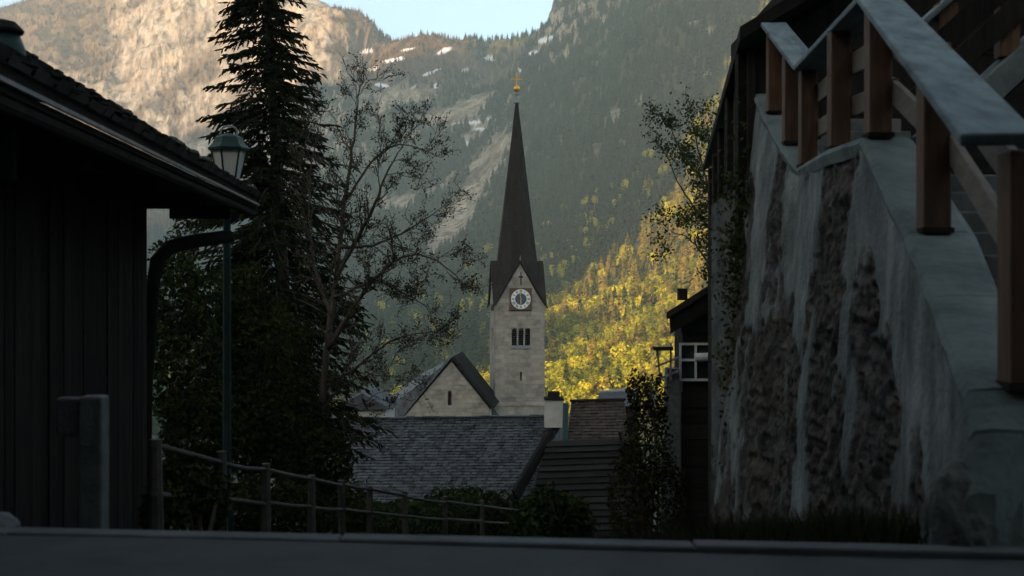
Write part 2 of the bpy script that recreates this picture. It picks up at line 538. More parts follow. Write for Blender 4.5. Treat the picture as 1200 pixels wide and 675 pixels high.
# ------------------------------------------------------------------ trees on the slopes
LEAF_Y = leaf_mat('sun_tinted_spring_leaves', (0.08, 0.10, 0.012), (0.30, 0.285, 0.024), 0.2, c2=(0.48, 0.41, 0.033))  # young yellow-green, with sunlight brightness added to the tone
LEAF_C = leaf_mat('sun_tinted_needles', (0.03, 0.045, 0.014), (0.27, 0.20, 0.035), 0.15)  # sunlit copy of the needles, gold of the sun in the colour
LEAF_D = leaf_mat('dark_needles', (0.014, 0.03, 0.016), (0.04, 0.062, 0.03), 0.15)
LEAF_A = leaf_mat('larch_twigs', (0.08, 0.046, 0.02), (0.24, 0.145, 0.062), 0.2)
BARK = noise_mat('bark', (0.02, 0.016, 0.012), (0.07, 0.055, 0.04), 14, (1, 1, 0.25), bump=0.6)


def far_conifer(seed, layers=13, per=13, wide=0.19):
    """unit-height spruce: drooping ragged sprays round a stem"""
    r = np.random.default_rng(seed); V, Fc = [], []
    for i in range(layers):
        t = i / (layers - 1)
        z = 0.08 + 0.86 * t
        rad = wide * (1 - t) ** 0.85 + 0.012
        for k in range(per if t < 0.8 else per // 2 + 2):
            a = r.uniform(0, 2 * math.pi); L = rad * r.uniform(0.7, 1.2)
            zz = z + r.uniform(-.03, .03); w = L * 0.42 + 0.008
            ca, sa = math.cos(a), math.sin(a); n = len(V)
            V += [(0, 0, zz + L * 0.35), (ca * L * .55 - sa * w, sa * L * .55 + ca * w, zz - L * .05), (ca * L, sa * L, zz - L * 0.45), (ca * L * .55 + sa * w, sa * L * .55 - ca * w, zz - L * .05)]
            Fc.append((n, n + 1, n + 2, n + 3))
    n = len(V); V += [(-.012, 0, 0), (.012, 0.01, 0), (0, -.012, 0), (0, 0, 1.0)]
    F4 = [list(f) for f in Fc] + [[n, n + 1, n + 3, n + 3]]
    me = bpy.data.meshes.new('tree')
    me.from_pydata(V, [], Fc + [(n, n + 1, n + 3), (n + 1, n + 2, n + 3), (n + 2, n, n + 3)])
    return me


def far_broadleaf(seed, n=620, w=0.36):
    """unit-height broadleaf: overlapping lobes of outward-facing leaf clumps on a forked stem"""
    r = np.random.default_rng(seed); V, Fc = [], []
    lobes = [(np.array([0, 0, 0.6]), w, 0.38)]
    for i in range(7):
        a = r.uniform(0, 6.28); q = r.uniform(0.35, 0.8)
        lobes.append((np.array([math.cos(a) * w * 0.62, math.sin(a) * w * 0.62, q]), w * r.uniform(0.35, 0.55), r.uniform(0.14, 0.22)))
    for i in range(n):
        c, rw, rz = lobes[r.integers(len(lobes))]
        d = r.normal(size=3); d /= np.linalg.norm(d)
        if d[2] < -0.5: d[2] *= -1
        p = c + d * np.array([rw, rw, rz]) * r.uniform(0.78, 1.08)
        nn = d + r.normal(size=3) * 0.22; nn /= np.linalg.norm(nn)
        t = np.cross(nn, r.normal(size=3)); t /= np.linalg.norm(t); bt = np.cross(nn, t)
        s = r.uniform(0.022, 0.05); k = len(V)
        V += [tuple(p + t * s), tuple(p + bt * s * .8), tuple(p - t * s), tuple(p - bt * s * .8)]
        Fc.append((k, k + 1, k + 2, k + 3))
    mb = MB(); mb.v = V; mb.f = Fc
    mb.tube([(0, 0, 0), (0.01, 0, .3), (0, 0.02, .6)], [.025, .02, .008], 5)
    return mb.mesh('tree')


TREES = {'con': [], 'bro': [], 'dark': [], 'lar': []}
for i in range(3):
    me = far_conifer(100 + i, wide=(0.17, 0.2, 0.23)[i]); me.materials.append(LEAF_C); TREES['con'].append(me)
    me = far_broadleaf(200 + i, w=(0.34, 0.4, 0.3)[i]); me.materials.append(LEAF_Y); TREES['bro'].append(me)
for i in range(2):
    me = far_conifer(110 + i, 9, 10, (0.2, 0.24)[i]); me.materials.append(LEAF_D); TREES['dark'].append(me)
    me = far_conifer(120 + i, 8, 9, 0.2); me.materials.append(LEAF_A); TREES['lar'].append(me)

# sample tree positions over the wooded ground
vz_ = lambda a: 0.25 * (a[:-1, :-1] + a[1:, :-1] + a[:-1, 1:] + a[1:, 1:])
cx, cy, cz = vz_(VX), vz_(VY), vz_(VZ)
cw, ca, cpx, cpy = vz_(wood), vz_(autumn), vz_(SXP), vz_(SYP)
area = np.abs((VX[:-1, 1:] - VX[:-1, :-1]) * (VY[1:, :-1] - VY[:-1, :-1]))
vis = (cpx > -60) & (cpx < 1010) & (cpy > -60) & (cpy < 540) & (cy > 520) & (cy < 4050)
dens = np.where(cy < 1500, 1 / 66.0, np.where(cy < 2400, 1 / 60.0, 1 / 95.0))
wgt = (area * dens * cw * vis).ravel()
NT = int(min(wgt.sum(), 70000))
pick = RNG.choice(wgt.size, NT, p=wgt / wgt.sum())
ii, jj = np.unravel_index(pick, cx.shape)
fu, fv = RNG.random(NT), RNG.random(NT)


def bil(A): return (A[ii, jj] * (1 - fu) * (1 - fv) + A[ii, jj + 1] * fu * (1 - fv) + A[ii + 1, jj] * (1 - fu) * fv + A[ii + 1, jj + 1] * fu * fv)


TX, TY, TZ_ = bil(VX), bil(VY), bil(VZ)
TPX, TPY = bil(SXP), bil(SYP)
TA = bil(autumn)
mixn = fbm(TX / 90, TY / 90, TZ_ / 90, 3, 41)
rr = RNG.random(NT)
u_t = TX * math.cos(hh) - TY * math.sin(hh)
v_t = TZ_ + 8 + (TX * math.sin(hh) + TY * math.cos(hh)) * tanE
lit = (v_t > np.interp(u_t, us, vz) - 30) & (TY < 2100)  # trees the sun reaches also get the brighter, sun-tinted leaf colours
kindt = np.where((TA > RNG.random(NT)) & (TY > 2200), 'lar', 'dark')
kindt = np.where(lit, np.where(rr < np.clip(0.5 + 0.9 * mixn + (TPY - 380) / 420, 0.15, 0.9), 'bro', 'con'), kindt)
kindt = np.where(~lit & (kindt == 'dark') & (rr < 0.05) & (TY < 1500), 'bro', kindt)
hgtT = np.where(kindt == 'bro', RNG.uniform(9, 15, NT), RNG.uniform(11, 22, NT))
hgtT *= np.where(kindt == 'lar', 0.8, 1.0) * np.where(TY > 2600, 0.85, 1.0) * np.clip(0.95 + TY / 3500, 1.05, 1.25)
print('trees', NT, {k: int((kindt == k).sum()) for k in TREES})

# the 300 that show largest in the sunlit wood stand as single trees
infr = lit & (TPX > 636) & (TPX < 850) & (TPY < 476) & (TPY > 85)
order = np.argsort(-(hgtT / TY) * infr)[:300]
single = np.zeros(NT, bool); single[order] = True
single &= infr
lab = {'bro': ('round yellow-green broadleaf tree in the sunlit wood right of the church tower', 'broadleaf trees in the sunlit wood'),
       'con': ('pointed conifer, tinted golden for sunlight, in the sunlit wood right of the church tower', 'conifers in the sunlit wood')}
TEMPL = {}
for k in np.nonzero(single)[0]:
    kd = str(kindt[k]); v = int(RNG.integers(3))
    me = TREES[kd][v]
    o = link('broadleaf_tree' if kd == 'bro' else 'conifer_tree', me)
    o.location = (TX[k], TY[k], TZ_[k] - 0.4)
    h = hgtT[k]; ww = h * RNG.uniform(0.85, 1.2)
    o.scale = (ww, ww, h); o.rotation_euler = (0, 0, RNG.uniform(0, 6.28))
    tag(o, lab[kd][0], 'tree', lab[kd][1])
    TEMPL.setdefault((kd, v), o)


def scatter(name, label, cat, meshes, sel):
    pts = np.stack([TX[sel], TY[sel], TZ_[sel] - 0.4], -1)
    if not len(pts): return
    pm = bpy.data.meshes.new(name)
    pm.vertices.add(len(pts)); pm.vertices.foreach_set('co', pts.astype(np.float32).ravel())
    fattr(pm, 'tall', hgtT[sel]); fattr(pm, 'turn', RNG.uniform(0, 6.28, len(pts))); fattr(pm, 'wide', hgtT[sel] * RNG.uniform(0.85, 1.2, len(pts)))
    fattr(pm, 'shape', RNG.integers(0, len(meshes), len(pts)))
    o = tag(link(name, pm), label, cat, kind='stuff')
    g = bpy.data.node_groups.new(name, 'GeometryNodeTree')
    g.interface.new_socket('Geometry', in_out='INPUT', socket_type='NodeSocketGeometry')
    g.interface.new_socket('Geometry', in_out='OUTPUT', socket_type='NodeSocketGeometry')
    gi, go = g.nodes.new('NodeGroupInput'), g.nodes.new('NodeGroupOutput')

    def na(nm):
        a = g.nodes.new('GeometryNodeInputNamedAttribute'); a.data_type = 'FLOAT'; a.inputs['Name'].default_value = nm; return a.outputs['Attribute']
    cs = g.nodes.new('ShaderNodeCombineXYZ'); cr = g.nodes.new('ShaderNodeCombineXYZ')
    w = na('wide'); g.links.new(w, cs.inputs[0]); g.links.new(w, cs.inputs[1]); g.links.new(na('tall'), cs.inputs[2])
    g.links.new(na('turn'), cr.inputs[2])
    jn = g.nodes.new('GeometryNodeJoinGeometry'); shp = na('shape')
    for v, me in enumerate(meshes):
        src = bpy.data.objects.new('tree_shape', me)           # not linked to the scene: geometry source only
        oi = g.nodes.new('GeometryNodeObjectInfo'); oi.inputs['Object'].default_value = src; oi.inputs['As Instance'].default_value = True
        ip = g.nodes.new('GeometryNodeInstanceOnPoints')
        cm = g.nodes.new('ShaderNodeMath'); cm.operation = 'COMPARE'; cm.inputs[1].default_value = v; cm.inputs[2].default_value = 0.1
        g.links.new(shp, cm.inputs[0]); g.links.new(cm.outputs[0], ip.inputs['Selection'])
        g.links.new(gi.outputs[0], ip.inputs['Points']); g.links.new(oi.outputs['Geometry'], ip.inputs['Instance'])
        g.links.new(cs.outputs[0], ip.inputs['Scale']); g.links.new(cr.outputs[0], ip.inputs['Rotation'])
        g.links.new(ip.outputs[0], jn.inputs[0])
    g.links.new(jn.outputs[0], go.inputs[0])
    md = o.modifiers.new('forest', 'NODES'); md.node_group = g


FL = {'con': 'conifers tinted golden for sunlight, filling the gaps of the sunlit wood', 'bro': 'yellow-green broadleaf crowns filling the wooded slope',
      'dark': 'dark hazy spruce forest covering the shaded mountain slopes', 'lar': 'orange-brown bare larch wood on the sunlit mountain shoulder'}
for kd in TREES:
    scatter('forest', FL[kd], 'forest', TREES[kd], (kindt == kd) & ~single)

# ------------------------------------------------------------------ near ground, road, hillside behind the camera
def g_near(x, y):
    x = np.asarray(x, float); y = np.asarray(y, float)
    d = np.clip(y - 5.3, 0, None)
    z = -0.2 * np.minimum(d, 105) - 0.14 * np.clip(d - 105, 0, None)
    z = np.where(d < 3, -0.02 - 0.193 * d, z)
    bank = 0.45 * np.clip(-x - 4.5 - 0.0 * y, 0, 14) * sstep(9, 16, y) * (1 - sstep(45, 75, y))
    bankr = 0.35 * np.clip(x - 4.5 - 0.1 * y, 0, 20) * sstep(20, 30, y) * (1 - sstep(60, 110, y))
    return z + bank + bankr - 0.05


def gz(x, y): return float(g_near(np.array([x]), np.array([y]))[0])


SOIL = noise_mat('dark_soil', (0.012, 0.014, 0.008), (0.035, 0.032, 0.02), 1.5, bump=0.6, bscale=9, dist=0.05)
ys = 4.6 + 262 * np.linspace(0, 1, 150) ** 1.8
xs = np.sign(np.linspace(-1, 1, 161)) * np.abs(np.linspace(-1, 1, 161)) ** 2.2 * 120
GX2, GY2 = np.meshgrid(xs, ys)
GX2 = GX2 * (0.25 + GY2 / 180)
GZ2 = g_near(GX2, GY2) + sstep(6, 12, GY2) * fbm(GX2 / 2.5, GY2 / 2.5, 0 * GX2, 4, 3) * 0.16
idx = np.arange(GX2.size).reshape(GX2.shape)
Q = np.stack([idx[:-1, :-1], idx[:-1, 1:], idx[1:, 1:], idx[1:, :-1]], -1).reshape(-1, 4)
tag(link('ground', np_mesh('ground', np.stack([GX2, GY2, GZ2], -1).reshape(-1, 3), Q, True), SOIL), kind='structure')

ASPH = noise_mat('asphalt', (0.015, 0.0185, 0.0195), (0.031, 0.036, 0.0375), 3.0, bump=0.5, bscale=120, rough=0.85, dist=0.006, detail=10, spec=0.15)


def edgeY(x): return 5.27 - 0.096 * max(-6, min(6, x)) + (0 if abs(x) < 6 else 0)


xs = np.linspace(-60, 60, 241)
rv, rf = [], []
ylev = np.array([-6.5, -5, -4, 0, 2, 3, 3.8, 4.4, 4.8, 1e9])
for y in ylev:
    for x in xs:
        yy = min(y, edgeY(x) - 0.14)
        rv.append((x, yy, 0.012 * math.sin(x * 0.9) * math.cos(yy * 0.7) - 0.004))
n = len(xs)
for i in range(len(ylev) - 1):
    for k in range(n - 1):
        rf.append((i * n + k, i * n + k + 1, (i + 1) * n + k + 1, (i + 1) * n + k))
me = bpy.data.meshes.new('road'); me.from_pydata(rv, [], rf)
tag(link('road', me, ASPH), kind='structure')
PALE_EDGE = noise_mat('pale_edge_piece', (0.03, 0.034, 0.037), (0.065, 0.07, 0.074), 3, bump=0.5, dist=0.01, spec=0.15)  # paler than the asphalt, for the light caught along the road edge
pale_edge = tag(thing('pale_edge', 'added paler strip for the light line along the far road edge', 'pale_edge'), kind='structure')
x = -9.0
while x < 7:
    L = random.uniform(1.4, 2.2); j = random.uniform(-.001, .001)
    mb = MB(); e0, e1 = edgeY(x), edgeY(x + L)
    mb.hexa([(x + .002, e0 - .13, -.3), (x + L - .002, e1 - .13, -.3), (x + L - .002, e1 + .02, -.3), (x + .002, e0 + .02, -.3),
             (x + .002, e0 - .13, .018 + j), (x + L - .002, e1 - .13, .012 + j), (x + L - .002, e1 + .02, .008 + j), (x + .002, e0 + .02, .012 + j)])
    mb.build('pale_edge_piece', PALE_EDGE, pale_edge, bevel=0.012); x += L
# unseen hillside above the road, steepened to cut skylight from behind
xs = np.linspace(-420, 420, 71); ys = -5.9 - np.linspace(0, 1, 44) ** 2.2 * 468
HX, HY = np.meshgrid(xs, ys)
rise = 1 - np.exp(-(-5.9 - HY) / 16)
HZ = -0.05 + 40 * rise + sstep(40, 380, -HX) * 25 * rise + fbm(HX / 40, HY / 40, 0 * HX, 4, 9) * 5 * rise
idx = np.arange(HX.size).reshape(HX.shape)
Q = np.stack([idx[1:, :-1], idx[1:, 1:], idx[:-1, 1:], idx[:-1, :-1]], -1).reshape(-1, 4)
tag(link('hillside', np_mesh('hillside', np.stack([HX, HY, HZ], -1).reshape(-1, 3), Q, True), RIDGE), kind='structure')

# ------------------------------------------------------------------ materials for the village
STONE, nt, b = new_mat('tower_limestone')
co = coords(nt)
sw = nd(nt, 'ShaderNodeVectorMath', operation='ADD')            # box-like mapping: x+y along the wall, z up
sx_ = nt.nodes.new('ShaderNodeSeparateXYZ'); nt.links.new(co, sx_.inputs[0])
ad = nd(nt, 'ShaderNodeMath', operation='ADD'); nt.links.new(sx_.outputs[0], ad.inputs[0]); nt.links.new(sx_.outputs[1], ad.inputs[1])
cb = nt.nodes.new('ShaderNodeCombineXYZ'); nt.links.new(ad.outputs[0], cb.inputs[0]); nt.links.new(sx_.outputs[2], cb.inputs[1])
bk = nd(nt, 'ShaderNodeTexBrick', Scale=1.0); bk.inputs['Color1'].default_value = (0.24, 0.228, 0.205, 1); bk.inputs['Color2'].default_value = (0.34, 0.325, 0.295, 1)
bk.inputs['Mortar'].default_value = (0.29, 0.275, 0.25, 1); bk.inputs['Brick Width'].default_value = 0.95; bk.inputs['Row Height'].default_value = 0.46
bk.inputs['Mortar Size'].default_value = 0.025; bk.inputs['Mortar Smooth'].default_value = 0.4; bk.offset_frequency = 2; bk.squash = 0.7; bk.squash_frequency = 3
nzz = nd(nt, 'ShaderNodeTexNoise', Scale=1.1, Detail=5); nt.links.new(co, nzz.inputs[0])
dv = nd(nt, 'ShaderNodeVectorMath', operation='SCALE'); dv.inputs['Scale'].default_value = 0.12
nt.links.new(nzz.outputs[1], dv.inputs[0]); av = nd(nt, 'ShaderNodeVectorMath', operation='ADD')
nt.links.new(cb.outputs[0], av.inputs[0]); nt.links.new(dv.outputs[0], av.inputs[1]); nt.links.new(av.outputs[0], bk.inputs[0])
nz2 = nd(nt, 'ShaderNodeTexNoise', Scale=0.7, Detail=9, Roughness=0.7); nt.links.new(co, nz2.inputs[0])
st = ramp(nt, nz2.outputs[0], [(0.3, (0.42, 0.41, 0.38)), (0.5, (0.85, 0.84, 0.82)), (0.72, (1.1, 1.08, 1.02))])
mm = nt.nodes.new('ShaderNodeMix'); mm.data_type = 'RGBA'; mm.blend_type = 'MULTIPLY'; mm.inputs[0].default_value = 1
nt.links.new(bk.outputs[0], mm.inputs[6]); nt.links.new(st, mm.inputs[7]); nt.links.new(mm.outputs[2], b.inputs['Base Color'])
b.inputs['Roughness'].default_value = 0.9
bp = nd(nt, 'ShaderNodeBump', Strength=0.8, Distance=0.04); nt.links.new(bk.outputs['Fac'], bp.inputs['Height']); bp.invert = True
nt.links.new(bp.outputs[0], b.inputs['Normal'])

SHINGLE = noise_mat('weathered_shingle', (0.035, 0.04, 0.045), (0.13, 0.14, 0.15), 2.2, rand=0, bump=0.4, rough=0.7, c2=None)
SPIRE, nt, b = new_mat('spire_shingle')
co = coords(nt)
sx_ = nt.nodes.new('ShaderNodeSeparateXYZ'); nt.links.new(co, sx_.inputs[0])
wv = nd(nt, 'ShaderNodeTexWave', wave_type='BANDS', bands_direction='Z', Scale=1.6, Distortion=0.6); nt.links.new(co, wv.inputs[0])
nz2 = nd(nt, 'ShaderNodeTexNoise', Scale=1.2, Detail=8, Roughness=0.7); nt.links.new(coords(nt, (1, 1, 0.35)), nz2.inputs[0])
nt.links.new(ramp(nt, nz2.outputs[0], [(0.3, (0.014, 0.012, 0.011)), (0.7, (0.04, 0.034, 0.03))]), b.inputs['Base Color'])
b.inputs['Roughness'].default_value = 0.85; b.inputs['Specular IOR Level'].default_value = 0.1
bp = nd(nt, 'ShaderNodeBump', Strength=0.5, Distance=0.05); nt.links.new(wv.outputs[0], bp.inputs['Height']); nt.links.new(bp.outputs[0], b.inputs['Normal'])
DARK = noise_mat('interior_shade', (0.008, 0.008, 0.008), (0.016, 0.015, 0.014), 3, bump=0)  # near-black colour in place of the shade inside openings
GOLD = noise_mat('gilded_metal', (0.62, 0.33, 0.06), (0.8, 0.46, 0.10), 8, bump=0, rough=0.4, metal=0.5)
WHITEP = noise_mat('white_dial', (0.62, 0.64, 0.60), (0.75, 0.76, 0.72), 8, bump=0, rough=0.6)
BLUEP = noise_mat('blue_dial', (0.03, 0.06, 0.09), (0.05, 0.09, 0.13), 8, bump=0, rough=0.5)
BROWNP = noise_mat('brown_panel', (0.07, 0.045, 0.035), (0.11, 0.07, 0.055), 5, bump=0.2)
LEAD = noise_mat('lead_sill', (0.16, 0.19, 0.22), (0.22, 0.25, 0.28), 5, bump=0.1, rough=0.5)
TIMBER = noise_mat('brown_timber', (0.035, 0.018, 0.010), (0.11, 0.055, 0.03), 3, (6, 6, 0.6), rough=0.75, bump=0.4, bscale=18, rand=0.25, dist=0.01)
BOARD = noise_mat('weathered_board', (0.055, 0.044, 0.034), (0.13, 0.105, 0.082), 3, (4, 0.5, 4), rough=0.8, bump=0.4, bscale=14, rand=0.2, dist=0.01)
HANDR = noise_mat('grey_handrail', (0.045, 0.062, 0.068), (0.14, 0.175, 0.185), 2.5, (3, 0.5, 3), rough=0.8, spec=0.15, bump=0.5, bscale=12, dist=0.01)
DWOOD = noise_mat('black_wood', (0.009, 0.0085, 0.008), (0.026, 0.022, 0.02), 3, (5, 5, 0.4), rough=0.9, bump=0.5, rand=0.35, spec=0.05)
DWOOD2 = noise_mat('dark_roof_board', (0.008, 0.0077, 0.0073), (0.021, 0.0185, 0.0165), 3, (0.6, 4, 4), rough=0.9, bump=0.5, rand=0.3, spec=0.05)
CONC = noise_mat('coping_concrete', (0.032, 0.041, 0.041), (0.09, 0.108, 0.107), 1.6, rough=0.9, bump=0.6, bscale=16, c2=(0.135, 0.158, 0.155), dist=0.02, spec=0.1)
PLAST = noise_mat('pale_plaster', (0.28, 0.28, 0.26), (0.42, 0.42, 0.39), 1.5, rough=0.9, bump=0.3, dist=0.01)
GREENM = noise_mat('green_painted_metal', (0.004, 0.016, 0.014), (0.008, 0.03, 0.025), 5, rough=0.55, bump=0.1, spec=0.15)
ZINC = noise_mat('dull_zinc', (0.10, 0.11, 0.12), (0.19, 0.2, 0.21), 5, rough=0.5, bump=0.1, metal=0.3)
WHITEW = noise_mat('white_window_paint', (0.34, 0.36, 0.36), (0.5, 0.52, 0.52), 6, rough=0.6, bump=0.1)
STONEP = noise_mat('grey_granite', (0.04, 0.045, 0.048), (0.095, 0.104, 0.108), 9, rough=0.85, bump=0.6, dist=0.01)
RUSTR = noise_mat('red_brown_tile', (0.05, 0.025, 0.018), (0.12, 0.06, 0.04), 4, rough=0.85, bump=0.4)
RED = noise_mat('terracotta', (0.2, 0.07, 0.035), (0.32, 0.12, 0.06), 4, rough=0.85, bump=0.3)
GLASS, nt, b = new_mat('window_glass')
b.inputs['Base Color'].default_value = (0.012, 0.016, 0.018, 1); b.inputs['Roughness'].default_value = 0.12; b.inputs['Specular IOR Level'].default_value = 0.6
n_ = nd(nt, 'ShaderNodeTexNoise', Scale=2.0); bp = nd(nt, 'ShaderNodeBump', Strength=0.1, Distance=0.02)
nt.links.new(n_.outputs[0], bp.inputs['Height']); nt.links.new(bp.outputs[0], b.inputs['Normal'])


def cut(o, cutters):
    """open real recesses in a wall"""
    for c_ in cutters:
        md = o.modifiers.new('cut', 'BOOLEAN'); md.operation = 'DIFFERENCE'; md.object = c_; md.solver = 'EXACT'
    dg = bpy.context.evaluated_depsgraph_get()
    me = bpy.data.meshes.new_from_object(o.evaluated_get(dg))
    o.modifiers.clear(); o.data = me
    for c_ in cutters: bpy.data.objects.remove(c_)


def arch(cx, w, z0, z1, y0, y1, n=10):
    """arched opening prism: width w, sill z0, crown z1, from y0 to y1"""
    r = w / 2
    pts = [(cx - r, y0, z0), (cx + r, y0, z0)] + [(cx + r * math.cos(t), y0, z1 - r + r * math.sin(t)) for t in np.linspace(0, math.pi, n)]
    return MB().prism(pts, (0, y1 - y0, 0))


# ------------------------------------------------------------------ church
TW = 135.0 + 2.67
tc = P(605.6, 337.5, TW)
def tz_(py): return EYE - (py - 337.5) / F * 135.0
church = thing('church_tower', 'tall grey stone church tower with dark pointed spire, clock and golden cross', 'church tower', (tc.x, TW, 0), R(7))
a = 2.67
zb, zs_, ze, zg = -26.0, tz_(474), tz_(360), tz_(306)
mb = MB()
# body with gables on all four sides
body = mb.box(-a, a, -a, a, zs_, ze)
wall = body.build('wall', STONE, church)
cutters = []
zs0, zs1 = tz_(405), tz_(384.5)
for cx in (-0.72, 0, 0.72):
    cutters.append(arch(cx + 0.12, 0.56, zs0, zs1, -a - 0.3, -a + 0.7).build('cutter', None))
cutters.append(MB().box(-0.02, 0.22, -a - .3, -a + .6, tz_(446), tz_(436)).build('cutter', None))
for cy in (-0.72, 0, 0.72):
    q = arch(cy, 0.56, zs0, zs1, -a - 0.3, -a + 0.7).build('cutter', None); q.rotation_euler = (0, 0, R(-90)); cutters.append(q)
for q in cutters: q.parent = church
bpy.context.view_layer.update()
cut(wall, cutters)
MB().box(-a + .72, a - .72, -a + .72, a - .72, zs_ + .1, ze).build('belfry_shade_block', DARK, church)  # solid dark block standing for the unlit belfry
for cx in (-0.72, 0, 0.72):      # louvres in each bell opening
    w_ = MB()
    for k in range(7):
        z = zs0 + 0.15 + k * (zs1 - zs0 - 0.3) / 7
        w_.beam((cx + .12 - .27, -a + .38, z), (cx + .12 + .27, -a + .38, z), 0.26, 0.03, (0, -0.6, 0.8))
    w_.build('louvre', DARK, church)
MB().box(-1.05 + .12, 1.05 + .12, -a - .09, -a + .02, zs0 - .30, zs0 - .02).build('sill', LEAD, church, bevel=.02)
for cx in (-0.36, 0.36):
    MB().lathe([(.10, 0), (.07, .08), (.07, 1.25), (.12, 1.4), (.12, 1.5)], 8, (cx + .12, -a - .02, zs0)).build('colonnette', STONE, church)
MB().box(-a - .14, a + .14, -a - .14, a + .14, zb, zs_ - .12).build('plinth', STONE, church)
MB().prism([(-a - .22, -a - .22, zs_ - .12), (a + .22, -a - .22, zs_ - .12), (a + .22, a + .22, zs_ - .12), (-a - .22, a + .22, zs_ - .12)], (0, 0, .12 - .003)).build('string_course', STONE, church)
go = zg - ze - 0.25
gcut = []
for k in range(4):
    g_ = MB().prism([(-a, -a, ze + .003), (a, -a, ze + .003), (0, -a, ze + go)], (0, 0.6, 0)).build('gable', STONE, church)
    if k == 0:
        cs_ = [MB().box(.05, .2, -a - .2, -a + .3, tz_(334), tz_(319)).build('cutter', None, church), MB().box(-.13, .38, -a - .2, -a + .3, tz_(325.5), tz_(323.5)).build('cutter', None, church)]
        bpy.context.view_layer.update(); cut(g_, cs_)
        MB().box(-.3, .6, -a + .28, -a + .58, tz_(336), tz_(317)).build('cross_shade_block', DARK, church)  # solid dark block painting the shade behind the cross slit
    g_.rotation_euler = (0, 0, k * math.pi / 2)
# cross-gable roof slabs and octagonal spire
ov = 0.22
for k in range(4):
    mb = MB()
    for s in (-1, 1):
        p0 = Vector((0, -a - ov, zg)); p1 = Vector((s * (a + ov), -a - ov, ze - .15)); inn = Vector((0, a + ov, 0))
        nrm_ = Vector((s * (zg - ze + .15), 0, a + ov)).normalized() * 0.16
        e0, e1 = p0 + inn, Vector((s * (a + ov), -a - ov, ze - .15)) + Vector((0, 0.02, 0))
        mb.add([p0, p1, e1, e0, p0 + nrm_, p1 + nrm_, e1 + nrm_, e0 + nrm_], [(0, 1, 2, 3), (4, 7, 6, 5), (0, 4, 5, 1), (1, 5, 6, 2), (2, 6, 7, 3), (3, 7, 4, 0)])
    o = mb.build('gable_roof', SPIRE, church); o.rotation_euler = (0, 0, k * math.pi / 2)
    o = MB().lathe([(.05, 0), (.09, .12), (.03, .2), (.02, .5)], 8, (0, -a - ov, zg + .1)).build('gable_finial', LEAD, church); o.rotation_euler = (0, 0, k * math.pi / 2)
zt = tz_(117)
MB().lathe([(2.75 / math.cos(R(22.5)), ze - .4), (2.02 / math.cos(R(22.5)), tz_(296)), (1.42 / math.cos(R(22.5)), tz_(240)), (0.16, zt)], 8, rz=R(22.5)).build('spire', SPIRE, church)
MB().lathe([(.17, 0), (.32, .05), (.32, .16), (.14, .3), (.14, .85), (.22, .95), (.1, 1.05), (.06, 1.35)], 10, (0, 0, zt)).build('finial', LEAD, church, smooth=False)
zc = tz_(99.5)
MB().lathe([(.05, -.38), (.25, -.28), (.36, -.1), (.36, .1), (.25, .28), (.05, .38)], 14, (0, 0, zc)).build('golden_ball', GOLD, church, smooth=True)
cr = MB(); cr.box(-.055, .055, -.05, .05, zc + .3, tz_(80)).box(-.62, .62, -.047, .047, tz_(88.3), tz_(87.2)).build('golden_cross', GOLD, church)
# clock
cz_ = tz_(350.5); cl = MB().box(-1.2 + .08, 1.2 + .08, -a - .12, -a + .01, cz_ - 1.18, cz_ + 1.18).build('clock_panel', BROWNP, church, bevel=.02)
yc = -a - .121
def disc(r0, r1, y, n=40):
    mb = MB(); vv = []; ff = []
    for k in range(n):
        t = 2 * math.pi * k / n
        vv += [(r0 * math.cos(t) + .08, y, cz_ + r0 * math.sin(t)), (r1 * math.cos(t) + .08, y, cz_ + r1 * math.sin(t)),
               (r0 * math.cos(t) + .08, y + .03, cz_ + r0 * math.sin(t)), (r1 * math.cos(t) + .08, y + .03, cz_ + r1 * math.sin(t))]
        j = (k + 1) % n
        ff += [(4 * k, 4 * j, 4 * j + 1, 4 * k + 1), (4 * k + 1, 4 * j + 1, 4 * j + 3, 4 * k + 3), (4 * j, 4 * k, 4 * k + 2, 4 * j + 2)]
    return mb.add(vv, ff)
disc(.62, 1.06, yc - .04).build('dial_ring', WHITEP, cl)
disc(1.06, 1.12, yc - .05).build('dial_rim', BROWNP, cl)
disc(.02, .62, yc - .03).build('dial_centre', BLUEP, cl)
NUM = ['XII', 'I', 'II', 'III', 'IIII', 'V', 'VI', 'VII', 'VIII', 'IX', 'X', 'XI']
for k, s in enumerate(NUM):
    ang = -k * math.pi / 6; mb = MB(); wch = {'I': .075, 'V': .14, 'X': .14}
    tot = sum(wch[ch] for ch in s); x = -tot / 2; yy = yc - .055
    def loc(lx, lz):
        rr_ = .84 + lz
        return (lx * math.cos(ang) - rr_ * math.sin(ang) + .08, yy, cz_ + lx * math.sin(ang) + rr_ * math.cos(ang))
    for ch in s:
        w_ = wch[ch]; c0 = x + w_ / 2
        if ch == 'I': segs = [((c0, -.14), (c0, .14))]
        elif ch == 'V': segs = [((c0 - .05, .14), (c0, -.14)), ((c0 + .05, .14), (c0, -.14))]
        else: segs = [((c0 - .05, .14), (c0 + .05, -.14)), ((c0 + .05, .14), (c0 - .05, -.14))]
        for p_, q_ in segs: mb.beam(loc(*p_), loc(*q_), .045, .01, (0, -1, 0))
        x += w_
    mb.build('numeral', BLUEP, cl)
for ang, L, w_ in ((R(182), .52, .11), (R(-8), .78, .07)):
    dx, dz = math.sin(ang), math.cos(ang)
    MB().beam((.08 - dx * .15, yc - .08, cz_ - dz * .15), (.08 + dx * L, yc - .08, cz_ + dz * L), w_, .02, (0, -1, 0)).build('clock_hand', GOLD, cl)

